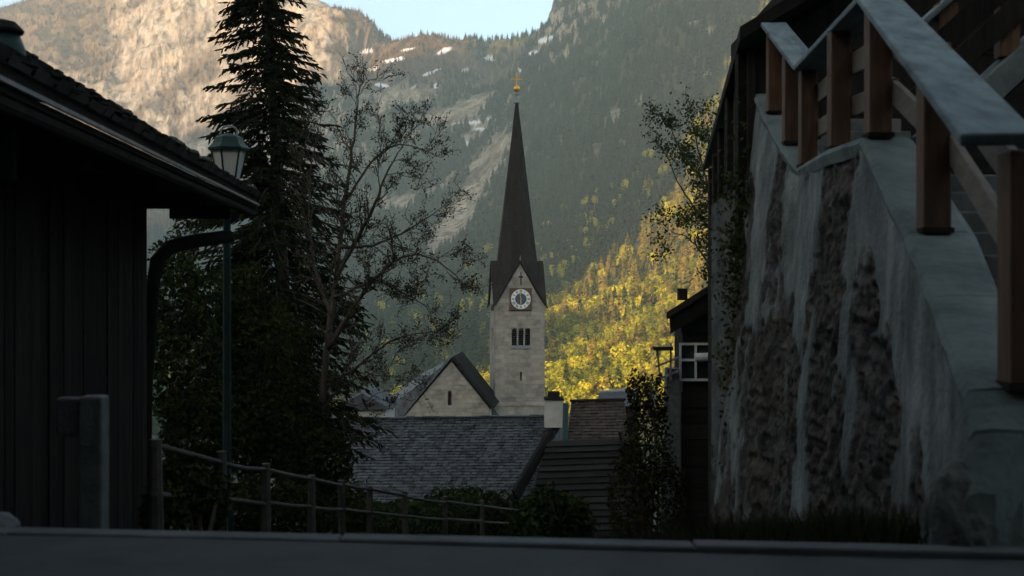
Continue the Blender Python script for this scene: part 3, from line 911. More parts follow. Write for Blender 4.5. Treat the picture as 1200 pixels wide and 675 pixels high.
# nave with projecting gable
nave = thing('church_nave', 'low stone church nave with gabled end and dark pitched roof beside the tower', 'church', (0, 0, 0))
Yg = 128.0
def N(px, py, Y=Yg): return P(px, py, Y)
gw = MB().prism([N(470, 500), N(474, 488), N(529, 424), N(573, 478), N(574, 500)], (0.4, 6, 0)).build('gable_wall', STONE, nave)
c_ = MB().prism([N(524.8, 475), N(529.2, 475), N(529.2, 459), N(527, 457), N(524.8, 459)], (0, .6, 0)); 
for i, v in enumerate(c_.v): c_.v[i] = (v[0], v[1] - .2, v[2])
bpy.context.view_layer.update(); cut(gw, [c_.build('cutter', None)])
MB().prism([N(522, 478, Yg + .4), N(532, 478, Yg + .4), N(532, 455, Yg + .4), N(522, 455, Yg + .4)], (0, .2, 0)).build('window_shade_slab', DARK, nave)  # solid dark slab painting the shade inside the slit window
ap = N(529, 419, Yg - .3)
def slab(o_name, p0, p1, back, th, mat, par):
    p0, p1, back = Vector(p0), Vector(p1), Vector(back)
    n_ = (p1 - p0).cross(back).normalized()
    if n_.z < 0: n_ = -n_
    mb = MB(); q = [p0, p1, p1 + back, p0 + back]
    mb.prism(q, n_ * th); return mb.build(o_name, mat, par)
slab('roof_slope', ap, N(472, 488, Yg - .3), (.5, 9, 0), .22, SHINGLE, nave)
slab('roof_slope', ap + Vector((0.02, 0, 0)), N(577, 480, Yg - .3), (.5, 9, 0), .3, DWOOD2, nave)
# the broader hipped roof behind the gable
q = [N(529, 419.5, Yg + 2), N(440, 490, Yg + 4), N(440, 502, Yg + 4), N(600, 502, Yg + 4), N(600, 470, Yg + 4)]
MB().add([N(528, 421, Yg + 3), N(438, 492, Yg + 3), N(590, 492, Yg + 3), N(490, 430, Yg + 26)+Vector((0,0,-1.0)), N(415, 500, Yg + 26)], [(0, 1, 2), (0, 3, 4, 1), (0, 2, 3), (1, 4, 2), (2, 4, 3)]).build('main_roof', SHINGLE, nave)
MB().prism([N(446, 489, Yg + 3.4), N(600, 489, Yg + 3.4), N(600, 560, Yg + 3.4), N(446, 560, Yg + 3.4)], (0, 14, 0)).build('nave_wall', STONE, nave)

# ------------------------------------------------------------------ shingled village roofs
def shingles(p_tl, p_tr, p_bl, p_br, rows, wsh, th, seed):
    """uneven overlapping shingles over the quad, joined: far too many to pick apart"""
    r = np.random.default_rng(seed); mb = MB()
    p_tl, p_tr, p_bl, p_br = map(Vector, (p_tl, p_tr, p_bl, p_br))
    n_ = (p_tr - p_tl).cross(p_bl - p_tl).normalized()
    if n_.z < 0: n_ = -n_
    for i in range(rows):
        t0, t1 = i / rows, (i + 1.28) / rows
        t1 = min(t1, 1.02)
        A0, B0 = p_tl.lerp(p_bl, t0), p_tr.lerp(p_br, t0); A1, B1 = p_tl.lerp(p_bl, t1), p_tr.lerp(p_br, t1)
        L = (B1 - A1).length; k = max(3, int(L / wsh)); off = r.uniform(0, .5)
        s = [0] + [min(1, (j + off + r.uniform(-.18, .18)) / k) for j in range(k) if j + off > 0.2] + [1]
        for j in range(len(s) - 1):
            if s[j + 1] - s[j] < .002: continue
            g = 0.06 / k; lift = th * r.uniform(.7, 1.9); dn = r.uniform(-.10, .10) / rows
            a0, b0 = A0.lerp(B0, s[j]), A0.lerp(B0, s[j + 1]); a1, b1 = A1.lerp(B1, s[j] + g), A1.lerp(B1, s[j + 1] - g)
            dd = (A1 - A0).normalized() * dn * (A1 - A0).length * rows * .3
            a1 = a1 + dd; b1 = b1 + dd
            nn = len(mb.v)
            mb.v += [tuple(a0), tuple(b0), tuple(b1 + n_ * lift), tuple(a1 + n_ * lift), tuple(b1), tuple(a1)]
            mb.f += [(nn, nn + 3, nn + 2, nn + 1), (nn + 2, nn + 3, nn + 5, nn + 4)]
    return mb


def isle_mat(name, c0, c1, rough=0.75, bump=0.3):
    m_, nt_, b_ = new_mat(name)
    ge = nt_.nodes.new('ShaderNodeNewGeometry'); co_ = coords(nt_)
    nn = nd(nt_, 'ShaderNodeTexNoise', Scale=0.9, Detail=6); nt_.links.new(co_, nn.inputs[0])
    ma = nd(nt_, 'ShaderNodeMath', operation='MULTIPLY_ADD'); ma.inputs[1].default_value = 0.55
    nt_.links.new(ge.outputs['Random Per Island'], ma.inputs[0])
    mb_ = nd(nt_, 'ShaderNodeMath', operation='MULTIPLY'); mb_.inputs[1].default_value = 0.6
    nt_.links.new(nn.outputs[0], mb_.inputs[0]); nt_.links.new(mb_.outputs[0], ma.inputs[2])
    nt_.links.new(ramp(nt_, ma.outputs[0], [(0.2, c0), (0.85, c1)]), b_.inputs['Base Color'])
    b_.inputs['Roughness'].default_value = rough; b_.inputs['Specular IOR Level'].default_value = 0.12
    n3_ = nd(nt_, 'ShaderNodeTexNoise', Scale=30, Detail=4); nt_.links.new(co_, n3_.inputs[0])
    bp_ = nd(nt_, 'ShaderNodeBump', Strength=bump, Distance=.01); nt_.links.new(n3_.outputs[0], bp_.inputs['Height']); nt_.links.new(bp_.outputs[0], b_.inputs['Normal'])
    return m_


SH_GREY = isle_mat('grey_shingles', (0.012, 0.014, 0.0155), (0.065, 0.073, 0.08))
SH_DARK = isle_mat('black_shingles', (0.012, 0.012, 0.012), (0.042, 0.04, 0.038))
SH_BRN = isle_mat('brown_shingles', (0.018, 0.0135, 0.011), (0.052, 0.039, 0.032))

hs = thing('shingled_house', 'house with broad grey wooden shingle roof below the church', 'house', (0, 0, 0))
tl, tr, bl, br = P(408, 491, 60), P(660, 488, 60), P(360, 592, 55.5), P(618, 592, 55.5)
rb = MB().add([tl, tr, br, bl, P(408, 600, 64), P(660, 600, 64)], [(0, 3, 2, 1), (0, 1, 5, 4), (0, 4, 3), (1, 2, 5)]).build('roof', SHINGLE, hs)
for v in rb.data.vertices: v.co.z -= .06
s_ = shingles(tl, tr, bl, br, 30, .17, .035, 3).build('shingles', SH_GREY, rb); s_['kind'] = 'stuff'
rc = MB()
for k in range(26):
    p0, p1 = tl.lerp(tr, k / 26), tl.lerp(tr, (k + 1.06) / 26)
    up = Vector((0, 0, random.uniform(.02, .07)))
    rc.beam(p0 + up, p1 + up, .34, .07)
rc.build('ridge_boards', SH_GREY, rb)['kind'] = 'stuff'
MB().prism([bl + Vector((.4, .5, 0)), br + Vector((-.2, .5, 0)), br + Vector((-.2, .5, -4)), bl + Vector((.4, .5, -4))], (0, 6, 0)).build('wall', DWOOD2, hs)
MB().beam(P(408, 489, 60), P(357, 596, 55.5), .12, .3).build('verge_board', DWOOD2, hs)
MB().beam(P(660, 485, 60), P(601, 590, 55.3), .14, .5).build('verge_board', DWOOD, hs)

h2 = thing('dark_roofed_house', 'house with steep black board roof in front of the grey shingle roof', 'house')
A, B, C_, D_ = P(641, 517, 46), P(727, 514, 46), P(606, 650, 41.5), P(766, 645, 41.5)
A2 = A; 
rb2 = MB().add([A, B, D_, C_, P(600, 650, 52), P(775, 650, 52)], [(0, 3, 2, 1), (0, 1, 5, 4), (0, 4, 3), (1, 2, 5)]).build('roof', DWOOD2, h2)
for v in rb2.data.vertices: v.co.z -= .05
nrow = 17
for i in range(nrow):
    t0, t1 = i / nrow, (i + 1.12) / nrow
    a0, b0, a1, b1 = A.lerp(C_, t0), B.lerp(D_, t0), A.lerp(C_, min(1, t1)), B.lerp(D_, min(1, t1))
    nn = (b0 - a0).cross(a1 - a0).normalized(); nn = nn if nn.z > 0 else -nn
    lf = nn * random.uniform(.05, .085)
    MB().add([a0, b0, b1 + lf, a1 + lf, a1, b1], [(0, 3, 2, 1), (3, 4, 5, 2), (0, 4, 3), (1, 2, 5)]).build('roof_board', DWOOD2, rb2)
MB().beam(P(727, 512, 46), P(768, 646, 41.4), .12, .42).build('verge_board', DWOOD, h2)
MB().beam(P(641, 515, 46), P(603, 580, 44), .12, .42).build('verge_board', DWOOD, h2)
MB().prism([P(615, 640, 43), P(762, 640, 43), P(762, 720, 43), P(615, 720, 43)], (0, 5, 0)).build('wall', DWOOD2, h2)

h3 = thing('brown_roofed_house', 'house with red-brown shingle roof between the black roof and the sunlit wood', 'house')
tl, tr, bl, br = P(669, 471, 56), P(732, 469, 56), P(664, 520, 53.5), P(738, 520, 53.5)
rb3 = MB().add([tl, tr, br, bl, P(672, 540, 60), P(735, 540, 60)], [(0, 3, 2, 1), (0, 1, 5, 4), (0, 4, 3), (1, 2, 5)]).build('roof', RUSTR, h3)
for v in rb3.data.vertices: v.co.z -= .06
shingles(tl, tr, bl, br, 14, .2, .03, 8).build('shingles', SH_BRN, rb3)['kind'] = 'stuff'
MB().beam(tl + Vector((-.05, 0, .05)), tr + Vector((.05, 0, .05)), .3, .09).build('ridge_board', DWOOD2, h3)
MB().prism([bl + Vector((0.1, .3, 0)), br + Vector((0, .3, 0)), br + Vector((0, .3, -4)), bl + Vector((0.1, .3, -4))], (0, 4, 0)).build('wall', DWOOD2, h3)
MB().beam(P(663, 474, 55), P(662, 522, 53), .24, .24, (0, 1, 0)).build('copper_downpipe', GREENM, h3, bevel=.05)
ch = MB().box(*sorted((P(638, 480, 59).x, P(660, 480, 59).x)), 58.6, 59.5, P(0, 500, 59).z, P(0, 467.5, 59).z).build('chimney', PLAST, h3)
mb = MB(); x0, x1 = P(641, 0, 59).x, P(657, 0, 59).x
mb.box(x0 - .14, x1 + .14, 58.5, 59.6, P(0, 467.4, 59).z, P(0, 466, 59).z).box(x0 + .05, x1 - .05, 58.7, 59.4, P(0, 466, 59).z, P(0, 459, 59).z).build('chimney_cap', DWOOD, ch)

h4 = thing('slate_roofed_house', 'small low house with blue-grey roof edge just under the sunlit trees', 'house')
tl, tr, bl, br = P(703, 459, 72), P(746, 457, 72), P(698, 476, 70), P(752, 476, 70)
MB().add([tl, tr, br, bl, P(703, 490, 74), P(746, 490, 74)], [(0, 3, 2, 1), (0, 1, 5, 4), (0, 4, 3), (1, 2, 5)]).build('roof', SH_GREY, h4)
MB().prism([bl + Vector((.2, .2, 0)), br + Vector((-.2, .2, 0)), br + Vector((-.2, .2, -6)), bl + Vector((.2, .2, -6))], (0, 3, 0)).build('wall', DWOOD2, h4)
MB().beam(tl, tr, .3, .1).build('ridge_board', LEAD, h4)

h5 = thing('white_house', 'small white house with red shutter half hidden behind bare branches', 'house')
MB().prism([P(362, 560, 88), P(392, 560, 88), P(392, 508, 88), P(362, 508, 88)], (0, 5, 0)).build('wall', PLAST, h5)
MB().prism([P(352, 512, 87.5), P(378, 488, 87.5), P(404, 512, 87.5)], (0, 6, 0)).build('roof', SH_DARK, h5)
MB().prism([P(366, 527, 87.9), P(376, 527, 87.9), P(376, 513, 87.9), P(366, 513, 87.9)], (0, .08, 0)).build('shutter', RED, h5)
wi = MB().prism([P(379, 526, 87.9), P(388, 526, 87.9), P(388, 512, 87.9), P(379, 512, 87.9)], (0, .08, 0)).build('window', WHITEW, h5)
MB().prism([P(381, 524.5, 87.8), P(386, 524.5, 87.8), P(386, 514, 87.8), P(381, 514, 87.8)], (0, .06, 0)).build('pane', GLASS, wi)
h6 = thing('grey_house', 'plain grey house wall behind the bare tree left of the nave', 'house')
MB().prism([P(395, 540, 105), P(452, 540, 105), P(452, 478, 105), P(395, 478, 105)], (0, 8, 0)).build('wall', PLAST, h6)
MB().prism([P(388, 480, 104.5), P(424, 461, 104.5), P(460, 480, 104.5)], (0, 9, 0)).build('roof', SH_GREY, h6)

# ------------------------------------------------------------------ stairs on the right: wall, coping, railing
K = 1.05
# (depth, height above eye, post x, left offset) measured along the flight
ST = [(4.86, -0.80, 1.83, .09), (4.96, -0.56, 1.97, .18), (5.1, -0.405, 2.07, .25), (7.4, 0.33, 2.47, .17), (8.97, 1.076, 2.60, .13), (10.2, 1.12, 2.64, .12), (12.4, 1.19, 2.90, .11), (12.9, 1.46, 2.86, .12), (14.1, 1.95, 2.93, .14), (15.2, 2.42, 3.02, .14)]
ST = [(d * K, EYE + z * K, x * K, o) for d, z, x, o in ST]
sw = thing('stair_wall', 'rough plastered stone wall carrying the outdoor stairs on the right', 'wall')
RUBBLE, nt, b = new_mat('patchy_plaster')
co = coords(nt)
n1 = nd(nt, 'ShaderNodeTexNoise', Scale=2.2, Detail=10, Roughness=0.68); nt.links.new(coords(nt, (1, 1, .65)), n1.inputs[0])
n2 = nd(nt, 'ShaderNodeTexVoronoi', Scale=5.5); nt.links.new(co, n2.inputs[0])
pl = ramp(nt, n1.outputs[0], [(0.3, (0.03, 0.034, 0.034)), (0.5, (0.09, 0.10, 0.10)), (0.72, (0.19, 0.205, 0.20))])
rbk = ramp(nt, n2.outputs['Color'], [(0.1, (0.012, 0.011, 0.01)), (0.9, (0.05, 0.042, 0.036))])
nt.links.new(mixc(nt, attr(nt, 'plaster'), rbk, pl), b.inputs['Base Color'])
b.inputs['Roughness'].default_value = 0.9; b.inputs['Specular IOR Level'].default_value = 0.2
n3 = nd(nt, 'ShaderNodeTexNoise', Scale=22, Detail=8); nt.links.new(co, n3.inputs[0])
bp = nd(nt, 'ShaderNodeBump', Strength=0.6, Distance=0.03); nt.links.new(n3.outputs[0], bp.inputs['Height']); nt.links.new(bp.outputs[0], b.inputs['Normal'])
# wall face as a displaced sheet from the coping edge down to the ground, with a batter
sd = np.array([s[0] for s in ST]); sz = np.array([s[1] for s in ST]); sx0 = np.array([s[2] - s[3] for s in ST]); sxc = np.array([s[2] for s in ST])
nu, nv = 300, 150
du = np.linspace(sd[0], sd[-1], nu); tv = np.linspace(0, 1, nv)
Dg, Tg = np.meshgrid(du, tv, indexing='ij')
topz = np.interp(Dg, sd, sz) - .05
botz = g_near(0 * Dg + 2.3, Dg) - .2
topx = np.interp(Dg, sd, sx0) + .05
WZ = topz + (botz - topz) * Tg
batter = 0.045 * (topz - WZ) + 0.05 * (topz - WZ) * sstep(9, 14, Dg)
pm = fbm(Dg / .8, WZ / 1.1, 0 * Dg, 5, 61, .55) + 0.55 * (1 - sstep(.1, .55, (topz - WZ) / 2.3)) - .10 + .5 * (1 - sstep(4.9, 5.6, Dg)) - .04 - .55 * np.exp(-((Dg - 10.4) / 1.0) ** 2) * np.exp(-((topz - WZ - .75) / .7) ** 2)
plaster = sstep(-.06, .06, pm)
rub = fbm(Dg / .16, WZ / .13, 0 * Dg, 3, 71, .5, True)
WX = topx - batter - .035 * plaster - (1 - plaster) * .05 * rub - .03 * fbm(Dg / .5, WZ / .5, 0 * Dg, 4, 15)
idx = np.arange(nu * nv).reshape(nu, nv)
Q = np.stack([idx[:-1, :-1], idx[:-1, 1:], idx[1:, 1:], idx[1:, :-1]], -1).reshape(-1, 4)
wf = np_mesh('wall_face', np.stack([WX, Dg, WZ], -1).reshape(-1, 3), Q, True); fattr(wf, 'plaster', (plaster * (0.75 + .25 * sstep(0, .3, pm))).ravel())
link('wall_face', wf, RUBBLE, sw)
RO_ = [.03 - .01, .05 - .01, .07 - .01] + [.25] * 7
# solid core, end face and far retaining stretch
mb = MB()
for i in range(len(ST) - 1):
    d0, z0, x0, o0 = ST[i]; d1, z1, x1, o1 = ST[i + 1]
    gb = -3.2
    d0 += .05 if i == 0 else 0
    mb.hexa([(x0 - o0 + .06, d0, gb), (x0 + RO_[i], d0, gb), (x1 + RO_[i + 1], d1, gb), (x1 - o1 + .06, d1, gb),
             (x0 - o0 + .06, d0, z0 - .1), (x0 + RO_[i], d0, z0 - .1), (x1 + RO_[i + 1], d1, z1 - .1), (x1 - o1 + .06, d1, z1 - .1)])
mb.build('wall_core', CONC, sw)
bd = bmesh.new(); bmesh.ops.create_icosphere(bd, subdivisions=5, radius=1)
for v in bd.verts:
    n_ = float(fbm(v.co.x * 1.8 + 4, v.co.y * 1.8, v.co.z * 1.8, 5, 46)); v.co *= (1 + .30 * n_)
    v.co = Vector((1.86 + v.co.x * .155 - .03 * v.co.z, 5.20 + v.co.y * .13, -.02 + v.co.z * (.30 if v.co.z < 0 else .34)))
me = bpy.data.meshes.new('wall_end'); bd.to_mesh(me); bd.free(); me.polygons.foreach_set('use_smooth', [True] * len(me.polygons))
fattr(me, 'plaster', [.75] * len(me.vertices)); link('wall_end', me, RUBBLE, sw)
# coping slabs along the wall top (left side rounded down)
RO = [.03, .05, .07, .26, .26, .26, .26, .26, .26, .26]
def ro(d): return float(np.interp(d, sd, RO))
def interpS(d):
    return float(np.interp(d, sd, sz)), float(np.interp(d, sd, sx0)), float(np.interp(d, sd, sxc))
brk = [ST[0][0]] + [s[0] for s in ST[1:]]
cuts_ = []
for i in range(len(ST) - 1):
    n_ = max(1, round((ST[i + 1][0] - ST[i][0]) / 1.25))
    cuts_ += [(ST[i][0] + (ST[i + 1][0] - ST[i][0]) * k / n_, ST[i][0] + (ST[i + 1][0] - ST[i][0]) * (k + 1) / n_) for k in range(n_)]
for d0, d1 in cuts_:
    mb = MB(); rows = 9
    cs = []
    for k in range(rows + 1):
        d = d0 + (d1 - d0) * k / rows
        d = min(max(d, d0 + .004), d1 - .004)
        z, xl, xc = interpS(d); j = random.uniform(-.006, .006)
        cs.append([(xl + .015 + j, d, z - .14 if d > 5.15 else -.25), (xl - .01 + j, d, z - .05 + j), (xl + .015, d, z - .008), ((xl + xc) / 2, d, z + j * .6), (xc + ro(d) * .8, d, z - .003), (xc + ro(d), d, z - .03), (xc + ro(d), d, z - .25 if d > 5.15 else -.25)])
    m_ = len(cs[0]); vv = [p for c in cs for p in c]; ff = []
    for k in range(rows):
        for q in range(m_ - 1): ff.append((k * m_ + q, k * m_ + q + 1, (k + 1) * m_ + q + 1, (k + 1) * m_ + q))
    ff.append(tuple(range(m_ - 1, -1, -1))); ff.append(tuple(range(rows * m_, rows * m_ + m_)))
    mb.add(vv, ff).build('coping', CONC, sw, smooth=False)

rail = thing('stair_railing', 'chunky brown timber railing with flat grey handrail on the stair wall', 'railing')
posts = [(5.02, .15), (7.4, .2), (8.97, .2), (10.2, .2), (11.55, .2), (12.55, .18), (13.15, .18), (14.1, .18)]
posts = [5.12, 7.4, 8.97, 10.2, 12.35, 12.95, 14.1]
PH = 1.03
def rtop(d):
    return float(np.interp(d, [5.1 * K, 8.97 * K, 12.35 * K, 15.2 * K], [EYE - .405 * K + PH, EYE + 1.076 * K + PH, EYE + 1.19 * K + PH - .02, EYE + 2.42 * K + PH]))
pp = []
for d in posts:
    d *= K; z, xl, xc = interpS(d); w = .17
    xq = xc
    dy = .16
    top = rtop(d) - .03
    mb = MB().box(xq - w / 2, xq + w / 2, d - dy / 2, d + dy / 2, z - .02, top)
    po = mb.build('post', TIMBER, rail, bevel=.012)
    mb = MB().box(xq - w / 2 - .012, xq + w / 2 + .012, d - dy / 2 - .012, d + dy / 2 + .012, z - .01, z + .022).build('base_plate', DWOOD2, po)
    pp.append((d, xq))
def rp(d, off=0, up=0):
    _, _, xc = interpS(d); return Vector((xc + off, d, rtop(d) + up))
segs = [(4.9 * K, 8.99 * K), (8.99 * K, 12.35 * K), (12.35 * K, 14.2 * K)]
for d0, d1 in segs:
    MB().beam(rp(d0 + .003), rp(d1 - .003), .30, .055).build('handrail', HANDR, rail, bevel=.012)
for i in range(len(pp) - 1):
    d0, d1 = pp[i][0], pp[i + 1][0]
    for up, hgt_ in ((-.30, .19), (-.66, .17)):
        MB().beam(rp(d0 - .08, .115, up), rp(d1 + .075, .115, up), .045, hgt_).build('rail_board', BOARD, rail, bevel=.006)

# steps between the wall and the house
stp = thing('outdoor_stairs', 'worn stone steps climbing behind the plastered wall and railing', 'stairs')
STEPM = noise_mat('step_stone', (0.05, 0.055, 0.055), (0.12, 0.125, 0.12), 3, bump=.5, dist=.01)
nst = 12
for i in range(nst):
    z = 0.15 + i * (1.85 / nst); d0 = 5.2 + i * (8.99 * K - 5.2) / nst
    xs0 = max(interpS(d0 + .3)[2] + ro(d0 + .3), interpS(d0)[2] + ro(d0)) + .01
    MB().box(xs0, 4.4, d0, d0 + 5.0 if i == nst - 1 else d0 + .62, z - .35, z + .02).build('step', STEPM, stp, bevel=.01)
for i in range(6):
    z = 2.1 + i * .19; d0 = 12.5 * K + i * .36
    MB().box(3.32, 4.6, d0, d0 + .7, z - .4, z).build('step', STEPM, stp, bevel=.01)

# second flight with its own railing, climbing to the right
r2 = thing('upper_stair_railing', 'second timber railing on a sloping coping at the upper right corner', 'railing')
Y2 = 11.2
def U(px, py, dy=0): return P(px, py, Y2 + dy)
mb = MB().prism([U(1085, 155), U(1290, -30), U(1290, 10), U(1100, 185)], (0, .45, 0)).build('coping', CONC, r2, bevel=.01)
MB().prism([U(1100, 187), U(1290, 12), U(1290, 330), U(1100, 330)], (0, .4, 0)).build('stringer_wall', DWOOD2, r2)
for px, py in ((1108, 128), (1180, 63), (1255, -5)):
    b0 = U(px, py, .2)
    MB().box(b0.x - .09, b0.x + .09, Y2 + .12, Y2 + .28, b0.z - .04, b0.z + .95).build('post', TIMBER, r2, bevel=.01)
for dy_, w_ in ((-42, .2), (-82, .2)):
    MB().beam(U(1075, 158 + dy_ + 0, .1), U(1290, -36 + dy_, .1), .045, w_).build('rail_board', DWOOD, r2, bevel=.006)
MB().beam(U(1075, 158 - 126, .2), U(1290, -36 - 126, .2), .3, .055).build('handrail', HANDR, r2, bevel=.01)

hr = thing('plastered_house', 'grey plastered house wall rising behind the stairs at the upper right', 'house')
MB().prism([P(1010, 330, 17.5), P(1500, 330, 16.5), P(1500, -260, 16.5), P(1010, -260, 17.5)], (0, 5, 0)).build('wall', PLAST, hr)
MB().prism([P(940, 20, 17.2), P(1500, 12, 16.0), P(1500, -60, 16.0), P(940, -40, 17.2)], (0, 5.6, 0)).build('eave', DWOOD, hr)

# timber house whose long side recedes behind the stairs
th = thing('timber_house', 'dark board-clad timber house receding behind the stair wall', 'house')
n0, n1_ = P(874, 58, 15.6), P(835, 200, 31.5)
zt_ = n0.z
for i in range(36):
    t0, t1 = i / 36, (i + .95) / 36
    p0, p1 = n0.lerp(n1_, t0), n0.lerp(n1_, t1)
    j = random.uniform(0, .03)
    MB().hexa([(p0.x + j, p0.y, -6), (p1.x + j, p1.y, -6), (p1.x + .12, p1.y, -6), (p0.x + .12, p0.y, -6), (p0.x + j, p0.y, zt_), (p1.x + j, p1.y, zt_), (p1.x + .12, p1.y, zt_), (p0.x + .12, p0.y, zt_)]).build('plank', DWOOD, th)
for t in (0.02, .25, .5, .75, .99):
    p = n0.lerp(n1_, t)
    MB().box(p.x - .10, p.x + .05, p.y - .12, p.y + .12, -6, zt_ + .02).build('timber_post', DWOOD2, th)
MB().prism([(n0.x + .13, n0.y + .05, -6), (n1_.x + .13, n1_.y, -6), (n1_.x + 5, n1_.y, -6), (n0.x + 5, n0.y + .05, -6)], (0, 0, 6 + zt_ - .05)).build('core', DWOOD, th)
MB().prism([(n0.x - .18, n0.y - .6, zt_ + .0), (n1_.x - .18, n1_.y + .4, zt_ + .0), (n1_.x + 4, n1_.y + .4, zt_ + 2.5), (n0.x + 4, n0.y - .6, zt_ + 2.5)], (0, 0, .16)).build('roof', DWOOD2, th)
MB().prism([(n0.x + .02, n0.y - .02, zt_), (n0.x + 4.2, n0.y - .02, zt_), (n0.x + 4.2, n0.y - .02, zt_ + 2.4)], (0, .04, 0)).build('gable_boards', DWOOD, th)

# retaining wall beyond the stairs, overgrown
rw = thing('retaining_wall', 'damp overgrown retaining wall at the far end of the stair wall', 'wall')
nu, nv = 60, 140
a0, a1 = P(833, 0, 17), P(905, 0, 15.4)
U_, T_ = np.meshgrid(np.linspace(0, 1, nu), np.linspace(0, 1, nv), indexing='ij')
bx_ = a0.x + (a1.x - a0.x) * U_; by_ = a0.y + (a1.y - a0.y) * U_
top_ = 2.15 + .55 * U_; BZ = top_ + (-3.0 - top_) * T_
pm = fbm(bx_ / .5, BZ / .9, 0 * U_, 5, 19)
plaster = sstep(-.1, .15, pm + .05)
by_ = by_ - .05 * plaster - .04 * fbm(bx_ / .2, BZ / .2, 0 * U_, 3, 20)
idx = np.arange(nu * nv).reshape(nu, nv)
Q = np.stack([idx[:-1, :-1], idx[:-1, 1:], idx[1:, 1:], idx[1:, :-1]], -1).reshape(-1, 4)
wf3 = np_mesh('wall_face', np.stack([bx_, by_, BZ], -1).reshape(-1, 3), Q, True); fattr(wf3, 'plaster', (plaster * .55).ravel())
link('wall_face', wf3, RUBBLE, rw)
MB().prism([(a0.x + .02, a0.y + .1, -3.5), (a1.x, a1.y + .1, -3.5), (a1.x, a1.y + .1, 2.6), (a0.x + .02, a0.y + .1, 2.05)], (.05, .5, 0)).build('wall_core', DWOOD2, rw)

# hut with a white-framed window
hut = thing('wooden_hut', 'small dark wooden hut with white-framed window and sloping roof right of the wood', 'hut')
Yh = 33.0
def H(px, py, dy=0): return P(px, py, Yh + dy)
x0, x1 = H(800, 0).x, H(870, 0).x
wz0, wz1, wx0, wx1 = H(0, 445).z, H(0, 403).z, H(797, 0).x, H(833, 0).x
yk = 372; k = 0
while yk < 650:
    hgt_ = random.uniform(15, 20)
    za, zb_ = H(0, yk + hgt_ - 1.0).z, H(0, yk).z; j = random.uniform(0, .04)
    if yk + hgt_ < 402 or yk > 447: MB().box(x0 - .03, x1, Yh + j, Yh + .12, za, zb_).build('plank', DWOOD2, hut)
    else: MB().box(wx1 + .02, x1, Yh + j, Yh + .12, za, zb_).build('plank', DWOOD2, hut)
    yk += hgt_
MB().prism([H(800, 650, .13), H(872, 650, .13), H(872, 345, .13), H(800, 366, .13)], (.3, 4, 0)).build('core', DWOOD, hut)
win = thing('window', None, None); win.parent = hut
MB().box(wx0, wx1, Yh - .01, Yh + .02, wz0, wz1).build('pane', GLASS, win)
for zz in (wz0, (wz0 + wz1) / 2 + .05, wz1):
    MB().box(wx0 - .03, wx1 + .03, Yh - .06, Yh - .012, zz - .03, zz + .03).build('frame_bar', WHITEW, win)
for xx in (wx0, (wx0 + wx1) / 2, wx1):
    MB().box(xx - .028, xx + .028, Yh - .063, Yh - .013, wz0, wz1).build('frame_bar', WHITEW, win)
MB().prism([H(781, 366, -.5), H(856, 318, -.5), H(856, 326, -.5), H(781, 374, -.5)], (1.2, 4.4, 0)).build('roof', DWOOD, hut)
MB().prism([H(785, 373, -.4), H(856, 327, -.4), H(856, 350, -.4), H(786, 391, -.4)], (0, .08, 0)).build('bargeboard', DWOOD2, hut)
MB().box(H(797, 0).x, H(807, 0).x, Yh + .2, Yh + .6, H(0, 352).z, H(0, 338).z).build('chimney', DWOOD, hut)
MB().tube([H(814, 419, -.35), H(836, 418, -.35)], .11, 10).build('vent_pipe', WHITEW, hut)
pil = MB().prism([H(772, 660, -.4), H(798, 660, -.4), H(796, 432, -.4), H(782, 432, -.4)], (0, .5, 0)).build('stone_buttress', STONEP, hut)
MB().beam(H(766, 408.5, -.5), H(788, 408.5, -.5), .3, .09).build('shelf_board', DWOOD2, hut)
for pts in (((770, 410), (774, 446)), ((786, 402), (786, 446)), ((768, 430), (797, 418)), ((768, 446), (797, 434))):
    MB().beam(H(*pts[0], -.55), H(*pts[1], -.55), .05, .05, (0, 1, 0)).build('balcony_bar', ZINC, hut)

# ------------------------------------------------------------------ house on the left
lh = thing('barn', 'black wooden barn in deep shade at the left edge of the photo', 'barn')
Kh = 1.3
def ev(d): return Vector((-1.903 * Kh - .0662 * d, d, EYE + .92 * Kh))
dn, df = 4.4 * Kh, 14.0 * Kh
e0, e1 = ev(dn), ev(df)
ax = (e1 - e0).normalized()
lft = Vector((-ax.y, ax.x, 0))              # pointing away from the road, to the left
w0, w1 = ev(dn) + lft * 1.0, ev(12.1 * Kh) + lft * 1.0
Lw = (w1 - w0).length; nb = 42
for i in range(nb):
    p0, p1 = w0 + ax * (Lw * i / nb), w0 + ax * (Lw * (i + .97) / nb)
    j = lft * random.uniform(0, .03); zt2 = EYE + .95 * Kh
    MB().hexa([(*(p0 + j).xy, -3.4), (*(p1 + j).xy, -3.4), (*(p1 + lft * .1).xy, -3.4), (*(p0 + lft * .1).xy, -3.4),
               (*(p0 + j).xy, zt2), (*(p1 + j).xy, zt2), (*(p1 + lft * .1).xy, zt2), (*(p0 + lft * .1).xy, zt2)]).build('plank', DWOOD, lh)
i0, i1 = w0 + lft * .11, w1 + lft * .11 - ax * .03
MB().prism([(*i0.xy, -3.4), (*i1.xy, -3.4), (*(i1 + lft * 5).xy, -3.4), (*(i0 + lft * 5).xy, -3.4)], (0, 0, 3.4 + zt2 - .02)).build('core', DWOOD, lh)
